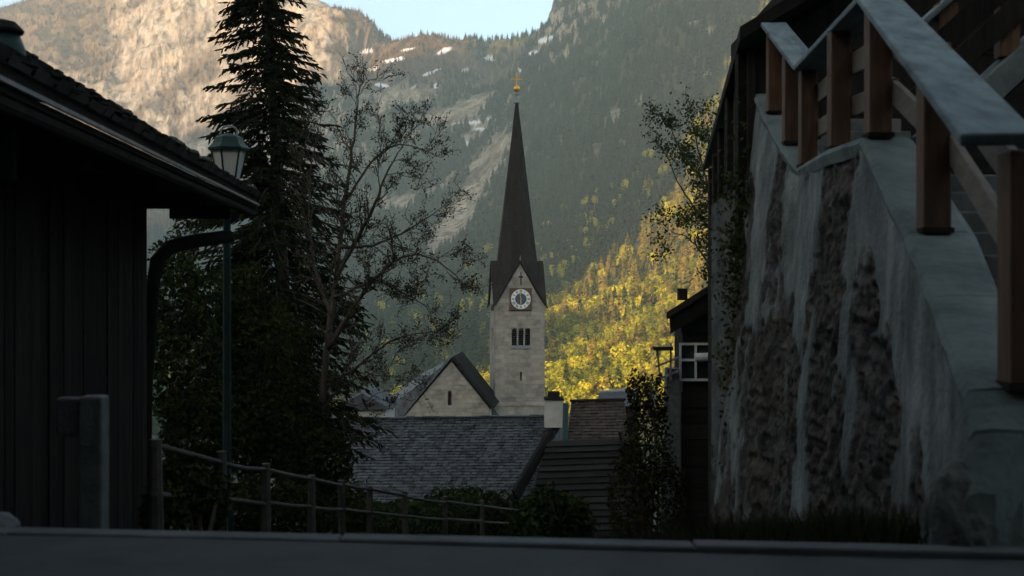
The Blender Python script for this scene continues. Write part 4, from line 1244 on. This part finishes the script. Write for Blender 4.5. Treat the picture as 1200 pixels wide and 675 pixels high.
# roof: two pitches, thick, far verge uneven
pt = [(0, 0), (1.9, 1.16), (4.6, 1.85)]
for (a0_, z0_), (a1_, z1_) in zip(pt[:-1], pt[1:]):
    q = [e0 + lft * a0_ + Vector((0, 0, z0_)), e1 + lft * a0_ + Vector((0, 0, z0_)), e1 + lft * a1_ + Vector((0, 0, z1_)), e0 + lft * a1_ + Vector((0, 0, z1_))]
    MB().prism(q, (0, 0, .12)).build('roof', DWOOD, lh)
    sh = shingles(q[3] + Vector((0, 0, .125)), q[2] + ax * .12 + Vector((0, 0, .125)), q[0] + Vector((0, 0, .125)), q[1] + ax * .12 + Vector((0, 0, .125)), 9, .24, .05, 31)
    sh.build('shingles', SH_DARK, lh)['kind'] = 'stuff'
mv = MB()                     # moss cushions along the far verge give it a lumpy outline
for k in range(46):
    t = random.random(); a_ = 4.6 * t; z_ = float(np.interp(a_, [p[0] for p in pt], [p[1] for p in pt]))
    c = e1 + lft * a_ - ax * random.uniform(0, .5) + Vector((0, 0, z_ + .16)); r_ = random.uniform(.06, .15)
    mv.lathe([(r_ * .9, -.06), (r_, .0), (r_ * .8, r_ * .35), (r_ * .35, r_ * .55)], 7, c)
MOSS = noise_mat('dry_moss', (0.012, 0.013, 0.008), (0.03, 0.028, 0.016), 12, bump=.8)
mv.build('moss', MOSS, lh, smooth=True)['kind'] = 'stuff'
MB().beam(e0 + Vector((0, 0, .0)) - lft * .03, e1 + Vector((0, 0, .0)) - lft * .03, .03, .028).build('drip_edge', ZINC, lh)
MB().tube([e0 + lft * .06 + Vector((0, 0, -.10)), e1 + lft * .06 + Vector((0, 0, -.12))], .055, 10).build('gutter', DWOOD, lh)
MB().prism([e0 + Vector((0, 0, -.06)), e1 + Vector((0, 0, -.06)), e1 + lft * 1.0 + Vector((0, 0, -.03)), e0 + lft * 1.0 + Vector((0, 0, -.03))], (0, 0, .05)).build('soffit', DWOOD, lh)
for t in (.35, .55, .75, .93):
    c = e0.lerp(e1, t)
    MB().beam(c + lft * .25 + Vector((0, 0, -.16)), c + lft * 1.05 + Vector((0, 0, -.16)), .14, .18).build('rafter_end', DWOOD2, lh)
dp = [P(268, 277, 17.6), P(225, 283, 17), P(198, 290, 16.6), P(184, 306, 16.3), P(178, 340, 16.2), P(170, 450, 16.1), P(167, 640, 16.0)]
MB().tube([dp[0], dp[0].lerp(dp[1], .5)] + dp[1:], .095, 12).build('downpipe', DWOOD2, lh, smooth=True)
vent = thing('roof_cowl', 'dark rounded metal cowl above the barn roof at the left edge', 'chimney cowl')
vc = P(2, 66, 9.2)
MB().lathe([(.10, -.9), (.10, -.35), (.15, -.30), (.17, -.1), (.165, .05), (.12, .17)], 20, vc).build('drum', GREENM, vent, smooth=True)
MB().lathe([(.15, .17), (.155, .19), (.10, .25), (.02, .27)], 20, vc).build('cap', DWOOD, vent)

sp = thing('stone_post', 'short pale granite post with a side block in front of the barn', 'stone post')
px0 = P(108, 0, 7.3)
MB().box(px0.x - .065, px0.x + .07, 7.25, 7.40, -.6, P(0, 464, 7.3).z).build('shaft', STONEP, sp, bevel=.015)
MB().box(P(66, 0, 7.3).x, px0.x - .068, 7.28, 7.38, P(0, 511, 7.3).z, P(0, 466, 7.3).z).build('side_block', noise_mat('dark_granite', (0.03, 0.035, 0.037), (0.07, 0.075, 0.08), 9, bump=.6), sp, bevel=.015)
bd = bmesh.new(); bmesh.ops.create_icosphere(bd, subdivisions=4, radius=1)
for v in bd.verts:
    n_ = float(fbm(v.co.x * 1.3, v.co.y * 1.3, v.co.z * 1.3, 4, 44)); v.co *= (1 + .16 * n_); v.co = Vector((v.co.x * .085, v.co.y * .08, v.co.z * .075))
me = bpy.data.meshes.new('boulder'); bd.to_mesh(me); me.polygons.foreach_set('use_smooth', [True] * len(me.polygons))
o = link('boulder', me, STONEP); o.location = P(1, 618, 6.0); tag(o, 'small rounded grey boulder beside the road at the lower left corner', 'boulder')

# ------------------------------------------------------------------ street lamp
lamp = thing('street_lamp', 'green metal street lamp with glazed lantern beside the spruce', 'street lamp')
Yl = 19.6; lc = P(266, 0, Yl).x
lz = lambda py: EYE - (py - 337.5) / F * Yl
MB().lathe([(.11, gz(lc, Yl)), (.11, gz(lc, Yl) + .5), (.07, gz(lc, Yl) + .6), (.06, lz(300)), (.055, lz(222)), (.09, lz(220)), (.05, lz(216)), (.10, lz(213))], 12, (lc, Yl, 0)).build('pole', GREENM, lamp, smooth=True)
ln_ = thing('lantern', None, None); ln_.parent = lamp
c = (lc + .03, Yl, 0)
MB().lathe([(.13, lz(212)), (.15, lz(210)), (.10, lz(209))], 6, c).build('base_ring', GREENM, ln_)
rt, rb_ = .265, .165; z0, z1 = lz(209), lz(176)
LG, nt, b = new_mat('lantern_glass')
b.inputs['Base Color'].default_value = (0.75, 0.74, 0.7, 1); b.inputs['Roughness'].default_value = 0.35; b.inputs['Transmission Weight'].default_value = 0.55
n_ = nd(nt, 'ShaderNodeTexNoise', Scale=6.0); bp = nd(nt, 'ShaderNodeBump', Strength=0.1, Distance=0.02); nt.links.new(n_.outputs[0], bp.inputs['Height']); nt.links.new(bp.outputs[0], b.inputs['Normal'])
for k in range(6):
    t0, t1 = k * math.pi / 3 + .3, (k + 1) * math.pi / 3 + .3
    f_ = lambda r_, t, z: (c[0] + r_ * math.cos(t), c[1] + r_ * math.sin(t), z)
    MB().hexa([f_(rb_, t0, z0), f_(rb_, t1, z0), f_(rb_ - .012, t1, z0), f_(rb_ - .012, t0, z0), f_(rt, t0, z1), f_(rt, t1, z1), f_(rt - .012, t1, z1), f_(rt - .012, t0, z1)]).build('glass_pane', LG, ln_)
    MB().beam(f_(rb_ + .008, t0, z0), f_(rt + .008, t0, z1), .022, .022).build('glazing_bar', GREENM, ln_)
MB().lathe([(.31, z1 - .01), (.32, z1 + .03), (.25, lz(168)), (.21, lz(161)), (.12, lz(158)), (.07, lz(157))], 6, c, .3).build('lantern_roof', GREENM, ln_)
ring = [(c[0] + .13 * math.cos(t), c[1], lz(156) + .02 + .09 * math.sin(t)) for t in np.linspace(-.3, math.pi + .3, 12)]
MB().tube(ring, .016, 6).build('top_handle', ZINC, ln_)

# ------------------------------------------------------------------ fence running down the lane
fence = thing('wooden_fence', 'rustic wooden fence with two rails running downhill behind the road', 'fence')
FT = [(180, 523, 10.8), (258, 541, 13.6), (310, 551, 15.6), (364, 562, 18.2), (400, 568, 20.2), (433, 574, 22.2), (475, 581, 25.4), (522, 588, 29.5), (565, 593, 34), (612, 598, 39.5)]
FP = [P(*f) for f in FT]
LOGM = noise_mat('weathered_log', (0.024, 0.022, 0.018), (0.066, 0.06, 0.05), 4, (1, .4, 1), bump=.5, rand=.25, dist=.01)
for i, p in enumerate(FP):
    g_ = gz(p.x, p.y); tl_ = random.uniform(-.03, .03)
    MB().tube([(p.x, p.y + .08, min(g_, p.z - .85)), (p.x + tl_ * .5, p.y + .08, p.z - .4), (p.x + tl_, p.y + .08, p.z + random.uniform(.05, .16))], [.07, .062, .055], 8).build('post', LOGM, fence)
for i in range(len(FP) - 1):
    a_, b_ = FP[i], FP[i + 1]
    for dz in (0, -.4):
        j0, j1 = random.uniform(-.02, .02), random.uniform(-.02, .02)
        mid = a_.lerp(b_, .5) + Vector((0, 0, dz - .015 + j0))
        MB().tube([a_ + Vector((0, 0, dz + j0)), mid, b_ + Vector((0, 0, dz + j1))], [.026, .031, .025], 7).build('rail', LOGM, fence)

# ------------------------------------------------------------------ vegetation
def leaf_quads(C, Nn, size, rng, aspect=.55, jit=.8):
    """leaf-sized rhombs at centres C facing roughly Nn"""
    n = len(C)
    nn = Nn + rng.normal(size=(n, 3)) * jit; nn /= np.linalg.norm(nn, axis=1, keepdims=True)
    t = np.cross(nn, rng.normal(size=(n, 3))); t /= np.linalg.norm(t, axis=1, keepdims=True); b_ = np.cross(nn, t)
    s = (size * rng.uniform(.6, 1.3, n))[:, None]
    V = np.stack([C + t * s, C + b_ * s * aspect, C - t * s, C - b_ * s * aspect], 1).reshape(-1, 3)
    return V, np.arange(4 * n).reshape(n, 4)


def bush(name, label, cat, lobes, n, size, mat, seed, stems=6, group=None):
    """lobes: list of (centre, (rx, ry, rz)); leaves crowd near the surface of uneven lobes, on real stems"""
    rng = np.random.default_rng(seed)
    base = Vector(lobes[0][0]); gb = gz(base.x, base.y)
    t = thing(name, label, cat, group=group)
    vol = np.array([l[1][0] * l[1][1] * l[1][2] for l in lobes]) ** .67; vol /= vol.sum()
    li = rng.choice(len(lobes), n, p=vol)
    d = rng.normal(size=(n, 3)); d /= np.linalg.norm(d, axis=1, keepdims=True)
    cen = np.array([tuple(l[0]) for l in lobes])[li]; rad = np.array([l[1] for l in lobes])[li]
    k = 1 + .34 * fbm(d[:, 0] * 2.1 + li * 3.1, d[:, 1] * 2.1, d[:, 2] * 2.1, 4, seed)
    rr_ = rng.uniform(.35, 1, n) ** .45
    C = cen + d * rad * (k * rr_)[:, None]
    V, Fq = leaf_quads(C, d, size, rng)
    link('foliage', np_mesh('foliage', V, Fq), mat, t)
    for s in range(stems):
        c, r_ = lobes[rng.integers(len(lobes))]; c = Vector(c)
        e = c + Vector((rng.uniform(-.7, .7) * r_[0], rng.uniform(-.7, .7) * r_[1], rng.uniform(.1, .8) * r_[2]))
        b0 = Vector((base.x + rng.uniform(-.25, .25), base.y + rng.uniform(-.2, .2), gb - .1))
        MB().tube([b0, b0.lerp(e, .5) + Vector((rng.uniform(-.15, .15), 0, .15)), e], [.035, .022, .008], 5).build('stem', BARK, t)
    return t


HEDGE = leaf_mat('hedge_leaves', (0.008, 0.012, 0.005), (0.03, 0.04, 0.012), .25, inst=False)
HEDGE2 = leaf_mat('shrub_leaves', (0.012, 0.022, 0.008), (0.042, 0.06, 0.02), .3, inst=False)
IVY = leaf_mat('ivy_leaves', (0.012, 0.018, 0.007), (0.045, 0.055, 0.02), .15, inst=False)
VINE = leaf_mat('vine_leaves', (0.008, 0.009, 0.005), (0.035, 0.032, 0.012), .3, inst=False)


def L(px, py, Y, rx, rz_, ry=None):
    s = Y / F
    return (tuple(P(px, py, Y)), (rx * s, (ry or rx) * s, rz_ * s))


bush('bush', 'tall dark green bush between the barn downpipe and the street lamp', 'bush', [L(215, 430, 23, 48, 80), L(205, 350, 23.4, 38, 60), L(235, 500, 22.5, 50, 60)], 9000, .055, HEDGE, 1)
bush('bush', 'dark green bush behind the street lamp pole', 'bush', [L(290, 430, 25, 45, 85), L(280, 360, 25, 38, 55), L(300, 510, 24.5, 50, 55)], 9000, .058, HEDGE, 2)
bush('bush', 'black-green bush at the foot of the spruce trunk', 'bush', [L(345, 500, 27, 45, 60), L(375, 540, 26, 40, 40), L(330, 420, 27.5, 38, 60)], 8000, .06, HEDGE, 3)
bush('undergrowth', 'low black undergrowth between the fence rails and the tall bushes', 'bush', [L(215, 605, 21, 40, 42), L(280, 600, 21, 45, 44), L(340, 603, 22, 45, 42), L(400, 612, 25, 40, 34)], 8000, .055, HEDGE, 14)
bush('ivy_bush', 'ivy tangle growing over the left end of the fence', 'bush', [L(215, 572, 12.2, 38, 42), L(190, 600, 11.5, 30, 40), L(245, 590, 12.6, 26, 45)], 3600, .035, IVY, 4)
bush('shrub', 'low dark shrub behind the road below the grey shingle roof', 'bush', [L(470, 615, 44, 45, 30), L(430, 618, 44, 40, 28)], 4600, .10, HEDGE, 5)
bush('shrub', 'rounded dark shrub in front of the grey roof eaves', 'bush', [L(540, 605, 46, 50, 36), L(580, 610, 46, 34, 34), L(505, 612, 46, 36, 28)], 6000, .11, HEDGE, 6)
bush('shrub', 'mid green loose shrub behind the road in front of the black roof', 'bush', [L(640, 612, 13, 36, 42), L(665, 615, 13.2, 34, 36), L(620, 625, 12.8, 26, 34)], 4200, .036, HEDGE2, 7)
bush('creeper', 'straggling creeper with a few yellow leaves left of the wooden hut', 'creeper', [L(758, 525, 30, 30, 60), L(748, 462, 30, 16, 28), L(778, 590, 29.5, 30, 60), L(738, 585, 30, 28, 60), L(770, 470, 30, 14, 30)], 5200, .06, VINE, 8, stems=14)
bush('bush', 'leafy thicket seen in the gap between barn wall and downpipe', 'bush', [L(205, 300, 29, 32, 30), L(225, 270, 29, 25, 25)], 900, .055, HEDGE, 9, stems=10)
bush('bush', 'dark bush low behind the fence left of the grey shingle roof', 'bush', [L(400, 605, 38, 40, 45), L(365, 590, 36, 40, 45), L(440, 615, 40, 40, 28)], 5600, .085, HEDGE, 10)


def ivy_on(name, label, pts, n, size, seed, mat):
    """creeping leaves lying against a wall around the given points ((centre),(spread))"""
    rng = np.random.default_rng(seed); Cs = []
    for c, sp_, w in pts:
        k = int(n * w); Cs.append(np.array(tuple(c)) + rng.normal(size=(k, 3)) * np.array(sp_))
    C = np.concatenate(Cs); keep = fbm(C[:, 0] * 3, C[:, 1] * 3, C[:, 2] * 3, 3, seed) > -.12; C = C[keep]
    V, Fq = leaf_quads(C, np.tile(np.array([[-.8, -.5, .3]]), (len(C), 1)), size, rng)
    return tag(link(name, np_mesh(name, V, Fq), mat), label, 'ivy', kind='stuff')


ivy_on('ivy', 'dark ivy hanging over the far corner of the stair wall', [(P(862, 260, 15.6), (.14, .15, .55), .5), (P(868, 400, 15.5), (.16, .15, .7), .5)], 2600, .035, 21, IVY)
def grass(name, label, n, fn, h, mat, seed):
    rng = np.random.default_rng(seed); B = fn(rng, n)
    ang = rng.uniform(0, 6.28, n); w = rng.uniform(.004, .009, n); hh_ = h * rng.uniform(.4, 1.2, n)
    t = np.stack([np.cos(ang) * w, np.sin(ang) * w, 0 * w], -1); ln2 = np.stack([rng.normal(size=n) * .35, rng.normal(size=n) * .35, np.ones(n)], -1) * hh_[:, None]
    V = np.stack([B - t, B + t, B + ln2], 1).reshape(-1, 3)
    return tag(link(name, np_mesh(name, V, np.arange(3 * n).reshape(n, 3)), mat), label, 'grass', kind='stuff')


def strip_right(rng, n):
    y = rng.uniform(5.2, 16, n); f = np.interp(y, sd, sx0); x = f - .12 - rng.exponential(.35, n) - .1 * (y - 5) / 8
    return np.stack([x, y, g_near(x, y)], -1)


def strip_edge(rng, n):
    x = rng.uniform(-7, 4, n); y = 5.35 - .096 * x + rng.exponential(1.6, n); return np.stack([x, y, g_near(x, y)], -1)


GRASS = leaf_mat('verge_grass', (0.008, 0.01, 0.004), (0.03, 0.032, 0.013), .3, inst=False)
grass('grass', 'rough dark grass along the foot of the stair wall', 5000, strip_right, .22, GRASS, 31)
grass('grass', 'short dark verge grass behind the road edge', 6000, strip_edge, .1, GRASS, 32)


# --- spruce
def spruce(name, label, base, height, rmax, seed, tilt=0.0):
    rng = np.random.default_rng(seed); t = thing(name, label, 'tree', base)
    trunk = MB().tube([(0, 0, -.3), (0, 0, height * .3), (tilt * .5, 0, height * .7), (tilt, 0, height)], [.27, .2, .1, .015], 10).build('trunk', BARK, t, smooth=True)
    br_, C, Dn = MB(), [], []
    z = height * .12
    while z < height * .985:
        f = 1 - z / height
        Lm = rmax * min(1, (f * 1.45)) ** .85 + .1
        for k in range(rng.integers(7, 10)):
            a_ = rng.uniform(0, 6.283); Lb = Lm * rng.uniform(.55, 1.12)
            tx = tilt * z / height
            pts, m_ = [], 7
            droop = rng.uniform(.25, .5)
            for q in range(m_):
                s = q / (m_ - 1); r_ = Lb * s
                dz = Lb * (.10 * s - droop * s ** 1.6 + .20 * max(0, s - .7))
                pts.append(Vector((tx + math.cos(a_) * r_, math.sin(a_) * r_, z + dz)))
            br_.tube(pts, [max(.005, .03 * Lb / rmax * (1 - q / m_)) for q in range(m_)], 4, cap=False)
            side = Vector((-math.sin(a_), math.cos(a_), 0))
            ns = int(12 + Lb * 11)
            for j in range(ns):
                s = rng.uniform(.03, 1) ** .85; i_ = min(m_ - 2, int(s * (m_ - 1))); p = pts[i_].lerp(pts[i_ + 1], s * (m_ - 1) - i_)
                dirn = (pts[i_ + 1] - pts[i_]).normalized()
                tw = (dirn * rng.uniform(.3, 1) + side * rng.choice((-1, 1)) * rng.uniform(.2, 1) * (1.1 - .6 * s) + Vector((0, 0, rng.uniform(-.75, .1))))
                tw.normalize(); ll = rng.uniform(.14, .42) * (1.15 - .55 * s) * (.55 + .45 * f + .2)
                for e in np.arange(0.06, 1.01, .22):
                    C.append(tuple(p + tw * ll * e)); Dn.append(tuple(tw))
        z += rng.uniform(.13, .2) * (1.15 - .35 * f)
    br_.build('branches', BARK, t)
    C, Dn = np.array(C), np.array(Dn); n = len(C)
    # each needle spray: two crossed slim rhombs along the twig
    r1 = np.cross(Dn, rng.normal(size=(n, 3))); r1 /= np.linalg.norm(r1, axis=1, keepdims=True); r2 = np.cross(Dn, r1)
    ln2 = rng.uniform(.06, .11, n)[:, None]; wd = rng.uniform(.016, .034, n)[:, None]
    Vs = []
    for r_ in (r1, r2):
        Vs.append(np.stack([C - Dn * ln2 * .5, C + r_ * wd, C + Dn * ln2, C - r_ * wd], 1))
    V = np.concatenate(Vs, 0).reshape(-1, 3)
    link('foliage', np_mesh('foliage', V, np.arange(len(V)).reshape(-1, 4)), NEEDLE, t)
    return t


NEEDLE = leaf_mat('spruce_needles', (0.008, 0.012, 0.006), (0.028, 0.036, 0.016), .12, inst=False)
sb = P(338, 545, 34)
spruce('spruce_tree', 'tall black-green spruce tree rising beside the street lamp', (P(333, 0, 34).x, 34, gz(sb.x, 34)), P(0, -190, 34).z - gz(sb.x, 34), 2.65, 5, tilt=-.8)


# --- broadleaf trees: main limbs laid out in space, twigs grown from them
def limbed(name, label, limbs, Y, seed, leaf_n, leaf_size, mat, depth=3, twig=.55, clump=.05, every=.3, rmin=.0075, spread=.9, up=.18):
    """limbs: list of (points (px, row, depth offset), r0, r1)"""
    rng = np.random.default_rng(seed)
    p0 = limbs[0][0][0]; b_ = P(p0[0], p0[1], Y)
    t = thing(name, label, 'tree', (b_.x, Y, min(b_.z, gz(b_.x, Y))))
    org = Vector(t.location); tips = []; tw = MB()

    def grow(p, d, ln3, r_, lev):
        pts, rads = [p], [r_]
        dd = d.copy(); m_ = 4
        for q in range(m_):
            dd = (dd + Vector(rng.normal(size=3) * .2) + Vector((0, 0, up * .3))).normalized()
            p = p + dd * ln3 / m_; pts.append(p); rads.append(max(rmin * .8, r_ * (1 - .45 * (q + 1) / m_)))
        tw.tube(pts, rads, 5 if lev == 0 else 3, cap=False)
        tips.append((pts[-1], lev))
        if lev >= 1: tips.append((pts[2], lev)); tips.append((pts[3], lev))
        if lev < depth:
            for k in range(int(rng.integers(2, 4)) + (1 if lev == 0 else 0)):
                s_ = Vector(rng.normal(size=3)); s_ -= dd * s_.dot(dd); s_.normalize()
                grow(pts[int(rng.integers(1, m_ + 1))], (dd + s_ * rng.uniform(.5, 1.1) * spread + Vector((0, 0, up * .5))).normalized(), ln3 * rng.uniform(.5, .85), max(rmin, r_ * .6), lev + 1)
    for li, (pl_, r0, r1) in enumerate(limbs):
        raw = [P(x_, y_, Y + dy_) - org for x_, y_, dy_ in pl_]
        if li == 0: raw = [Vector((raw[0].x, raw[0].y, -.2))] + raw
        pts = []
        for i in range(len(raw) - 1):                      # smooth through the points
            p_1, p0_, p1_, p2_ = raw[max(0, i - 1)], raw[i], raw[i + 1], raw[min(len(raw) - 1, i + 2)]
            for q in range(6):
                s_ = q / 6
                pts.append(.5 * ((2 * p0_) + (p1_ - p_1) * s_ + (2 * p_1 - 5 * p0_ + 4 * p1_ - p2_) * s_ ** 2 + (3 * p0_ - p_1 - 3 * p1_ + p2_) * s_ ** 3) + Vector(rng.normal(size=3) * .012))
        pts.append(raw[-1]); m_ = len(pts)
        rad = [r0 + (r1 - r0) * (i / (m_ - 1)) ** .8 for i in range(m_)]
        MB().tube(pts, rad, 8).build('trunk' if li == 0 else 'limb', BARK, t, smooth=True)
        acc = 0
        for i in range(1, m_):
            acc += (pts[i] - pts[i - 1]).length
            if acc > every and i > m_ * (.35 if li == 0 else .15):
                acc = 0; d = (pts[i] - pts[i - 1]).normalized()
                s_ = Vector(rng.normal(size=3)); s_ -= d * s_.dot(d); s_.normalize()
                grow(pts[i], (d * .7 + s_ * spread + Vector((0, 0, up))).normalized(), twig * rng.uniform(.6, 1.35), max(rmin, min(rad[i] * .55, .022)), 0)
        grow(pts[-1], (pts[-1] - pts[-2]).normalized(), twig, max(rmin, r1), 0)
    tw.build('twigs', BARK, t)['kind'] = 'stuff'
    k = rng.integers(0, len(tips), leaf_n)
    C = np.array([tuple(tips[i][0]) for i in k]) + rng.normal(size=(leaf_n, 3)) * clump
    V, Fq = leaf_quads(C, rng.normal(size=(leaf_n, 3)), leaf_size, rng)
    link('foliage', np_mesh('foliage', V, Fq), mat, t)['kind'] = 'stuff'
    return t


BUDS = leaf_mat('young_leaves', (0.010, 0.011, 0.005), (0.035, 0.035, 0.014), .3, inst=False)
limbed('bare_tree', 'sparse spring tree with bare twisting branches in front of the hazy mountain',
       [([(374, 530, 0), (381, 430, 0), (393, 330, .1), (404, 235, .2), (414, 165, .3), (421, 108, .3)], .12, .012),
        ([(384, 410, 0), (425, 345, -.3), (468, 303, -.5), (505, 302, -.6), (536, 325, -.6)], .06, .008),
        ([(380, 455, 0), (415, 432, .3), (462, 398, .5), (512, 388, .6)], .05, .008),
        ([(394, 325, 0), (432, 255, -.2), (452, 205, -.3), (478, 160, -.4)], .055, .008),
        ([(403, 240, .2), (436, 190, .3), (468, 170, .3), (496, 176, .3)], .035, .008),
        ([(389, 370, 0), (366, 300, .4), (362, 215, .5), (376, 140, .5)], .05, .008),
        ([(378, 480, 0), (402, 452, -.4), (428, 440, -.6), (462, 442, -.7)], .035, .008),
        ([(398, 290, 0), (445, 285, .5), (490, 262, .7), (515, 245, .8)], .04, .008),
        ([(376, 500, 0), (392, 470, .3), (418, 475, .4), (440, 462, .5)], .03, .008),
        ([(390, 350, 0), (440, 330, .4), (475, 345, .6), (500, 360, .7)], .035, .008)],
       27, 11, 13000, .027, BUDS, depth=3, twig=.5, every=.22)
limbed('leafy_tree', 'leaning leafy tree top in front of the sunlit wood beside the timber house',
       [([(862, 620, 0), (856, 470, 0), (850, 350, 0), (838, 260, 0), (822, 190, 0), (812, 150, 0)], .13, .012),
        ([(842, 280, 0), (815, 245, .3), (795, 215, .4), (785, 190, .4)], .05, .01),
        ([(830, 220, 0), (800, 180, -.2), (790, 160, -.3), (786, 146, -.3)], .04, .01),
        ([(850, 350, 0), (825, 300, -.3), (805, 278, -.4), (792, 274, -.4)], .04, .01),
        ([(838, 255, 0), (846, 200, .3), (850, 150, .4)], .04, .01)],
       36, 23, 6500, .05, HEDGE2, depth=2, twig=.55, clump=.12, every=.35)

# --- unseen leaf crown added overhead to darken the foreground
rng = np.random.default_rng(77)
shade_crown = thing('unseen_shade_tree', 'unseen leafy tree added behind the viewpoint to shade the foreground', 'tree', (-6.5, -4.2, 0))
MB().tube([(0, 0, -.3), (.1, .1, 2.2), (.3, .4, 4.5), (.8, 1.0, 7.5)], [.42, .34, .26, .10], 12).build('trunk', BARK, shade_crown, smooth=True)
lob = [((1.5, 2.0, 7.5), (4.2, 3.6, 2.2)), ((6.0, 3.4, 7.2), (4.0, 4.0, 1.9)), ((9.8, 2.6, 7.6), (3.6, 3.8, 1.9)), ((5.5, .2, 9), (5, 3.4, 2.4)), ((-1.5, 4.2, 7.4), (3.2, 3.6, 1.8)), ((6.5, 6.2, 7.4), (3.8, 2.6, 1.4))]
for c_, r_ in lob:
    e = Vector(c_); MB().tube([(.25, .3, 4.0), Vector((.25, .3, 4.0)).lerp(e, .5) + Vector((0, 0, .5)), e], [.16, .11, .03], 7).build('limb', BARK, shade_crown)
nl = 15000; li = rng.integers(0, len(lob), nl); d = rng.normal(size=(nl, 3)); d /= np.linalg.norm(d, axis=1, keepdims=True)
C = np.array([l[0] for l in lob])[li] + d * np.array([l[1] for l in lob])[li] * (rng.uniform(.1, 1, nl) ** .5)[:, None]
V, Fq = leaf_quads(C, d, .15, rng)
link('foliage', np_mesh('foliage', V, Fq), HEDGE2, shade_crown)


# ------------------------------------------------------------------ haze over the valley
hz = MB().box(-7200, 4200, -5200, 5600, -90, 2150).build('haze', None)
m = bpy.data.materials.new('haze_air'); m.use_nodes = True
nt = m.node_tree; nt.nodes.remove(nt.nodes['Principled BSDF'])
pv = nt.nodes.new('ShaderNodeVolumePrincipled')
pv.inputs['Color'].default_value = (0.82, 0.985, 1.0, 1)
pv.inputs['Density'].default_value = 0.00013
pv.inputs['Anisotropy'].default_value = 0.2
nt.links.new(pv.outputs[0], nt.nodes['Material Output'].inputs['Volume'])
hz.data.materials.append(m)
tag(hz, kind='stuff', label='thin morning haze hanging in the valley', cat='haze')
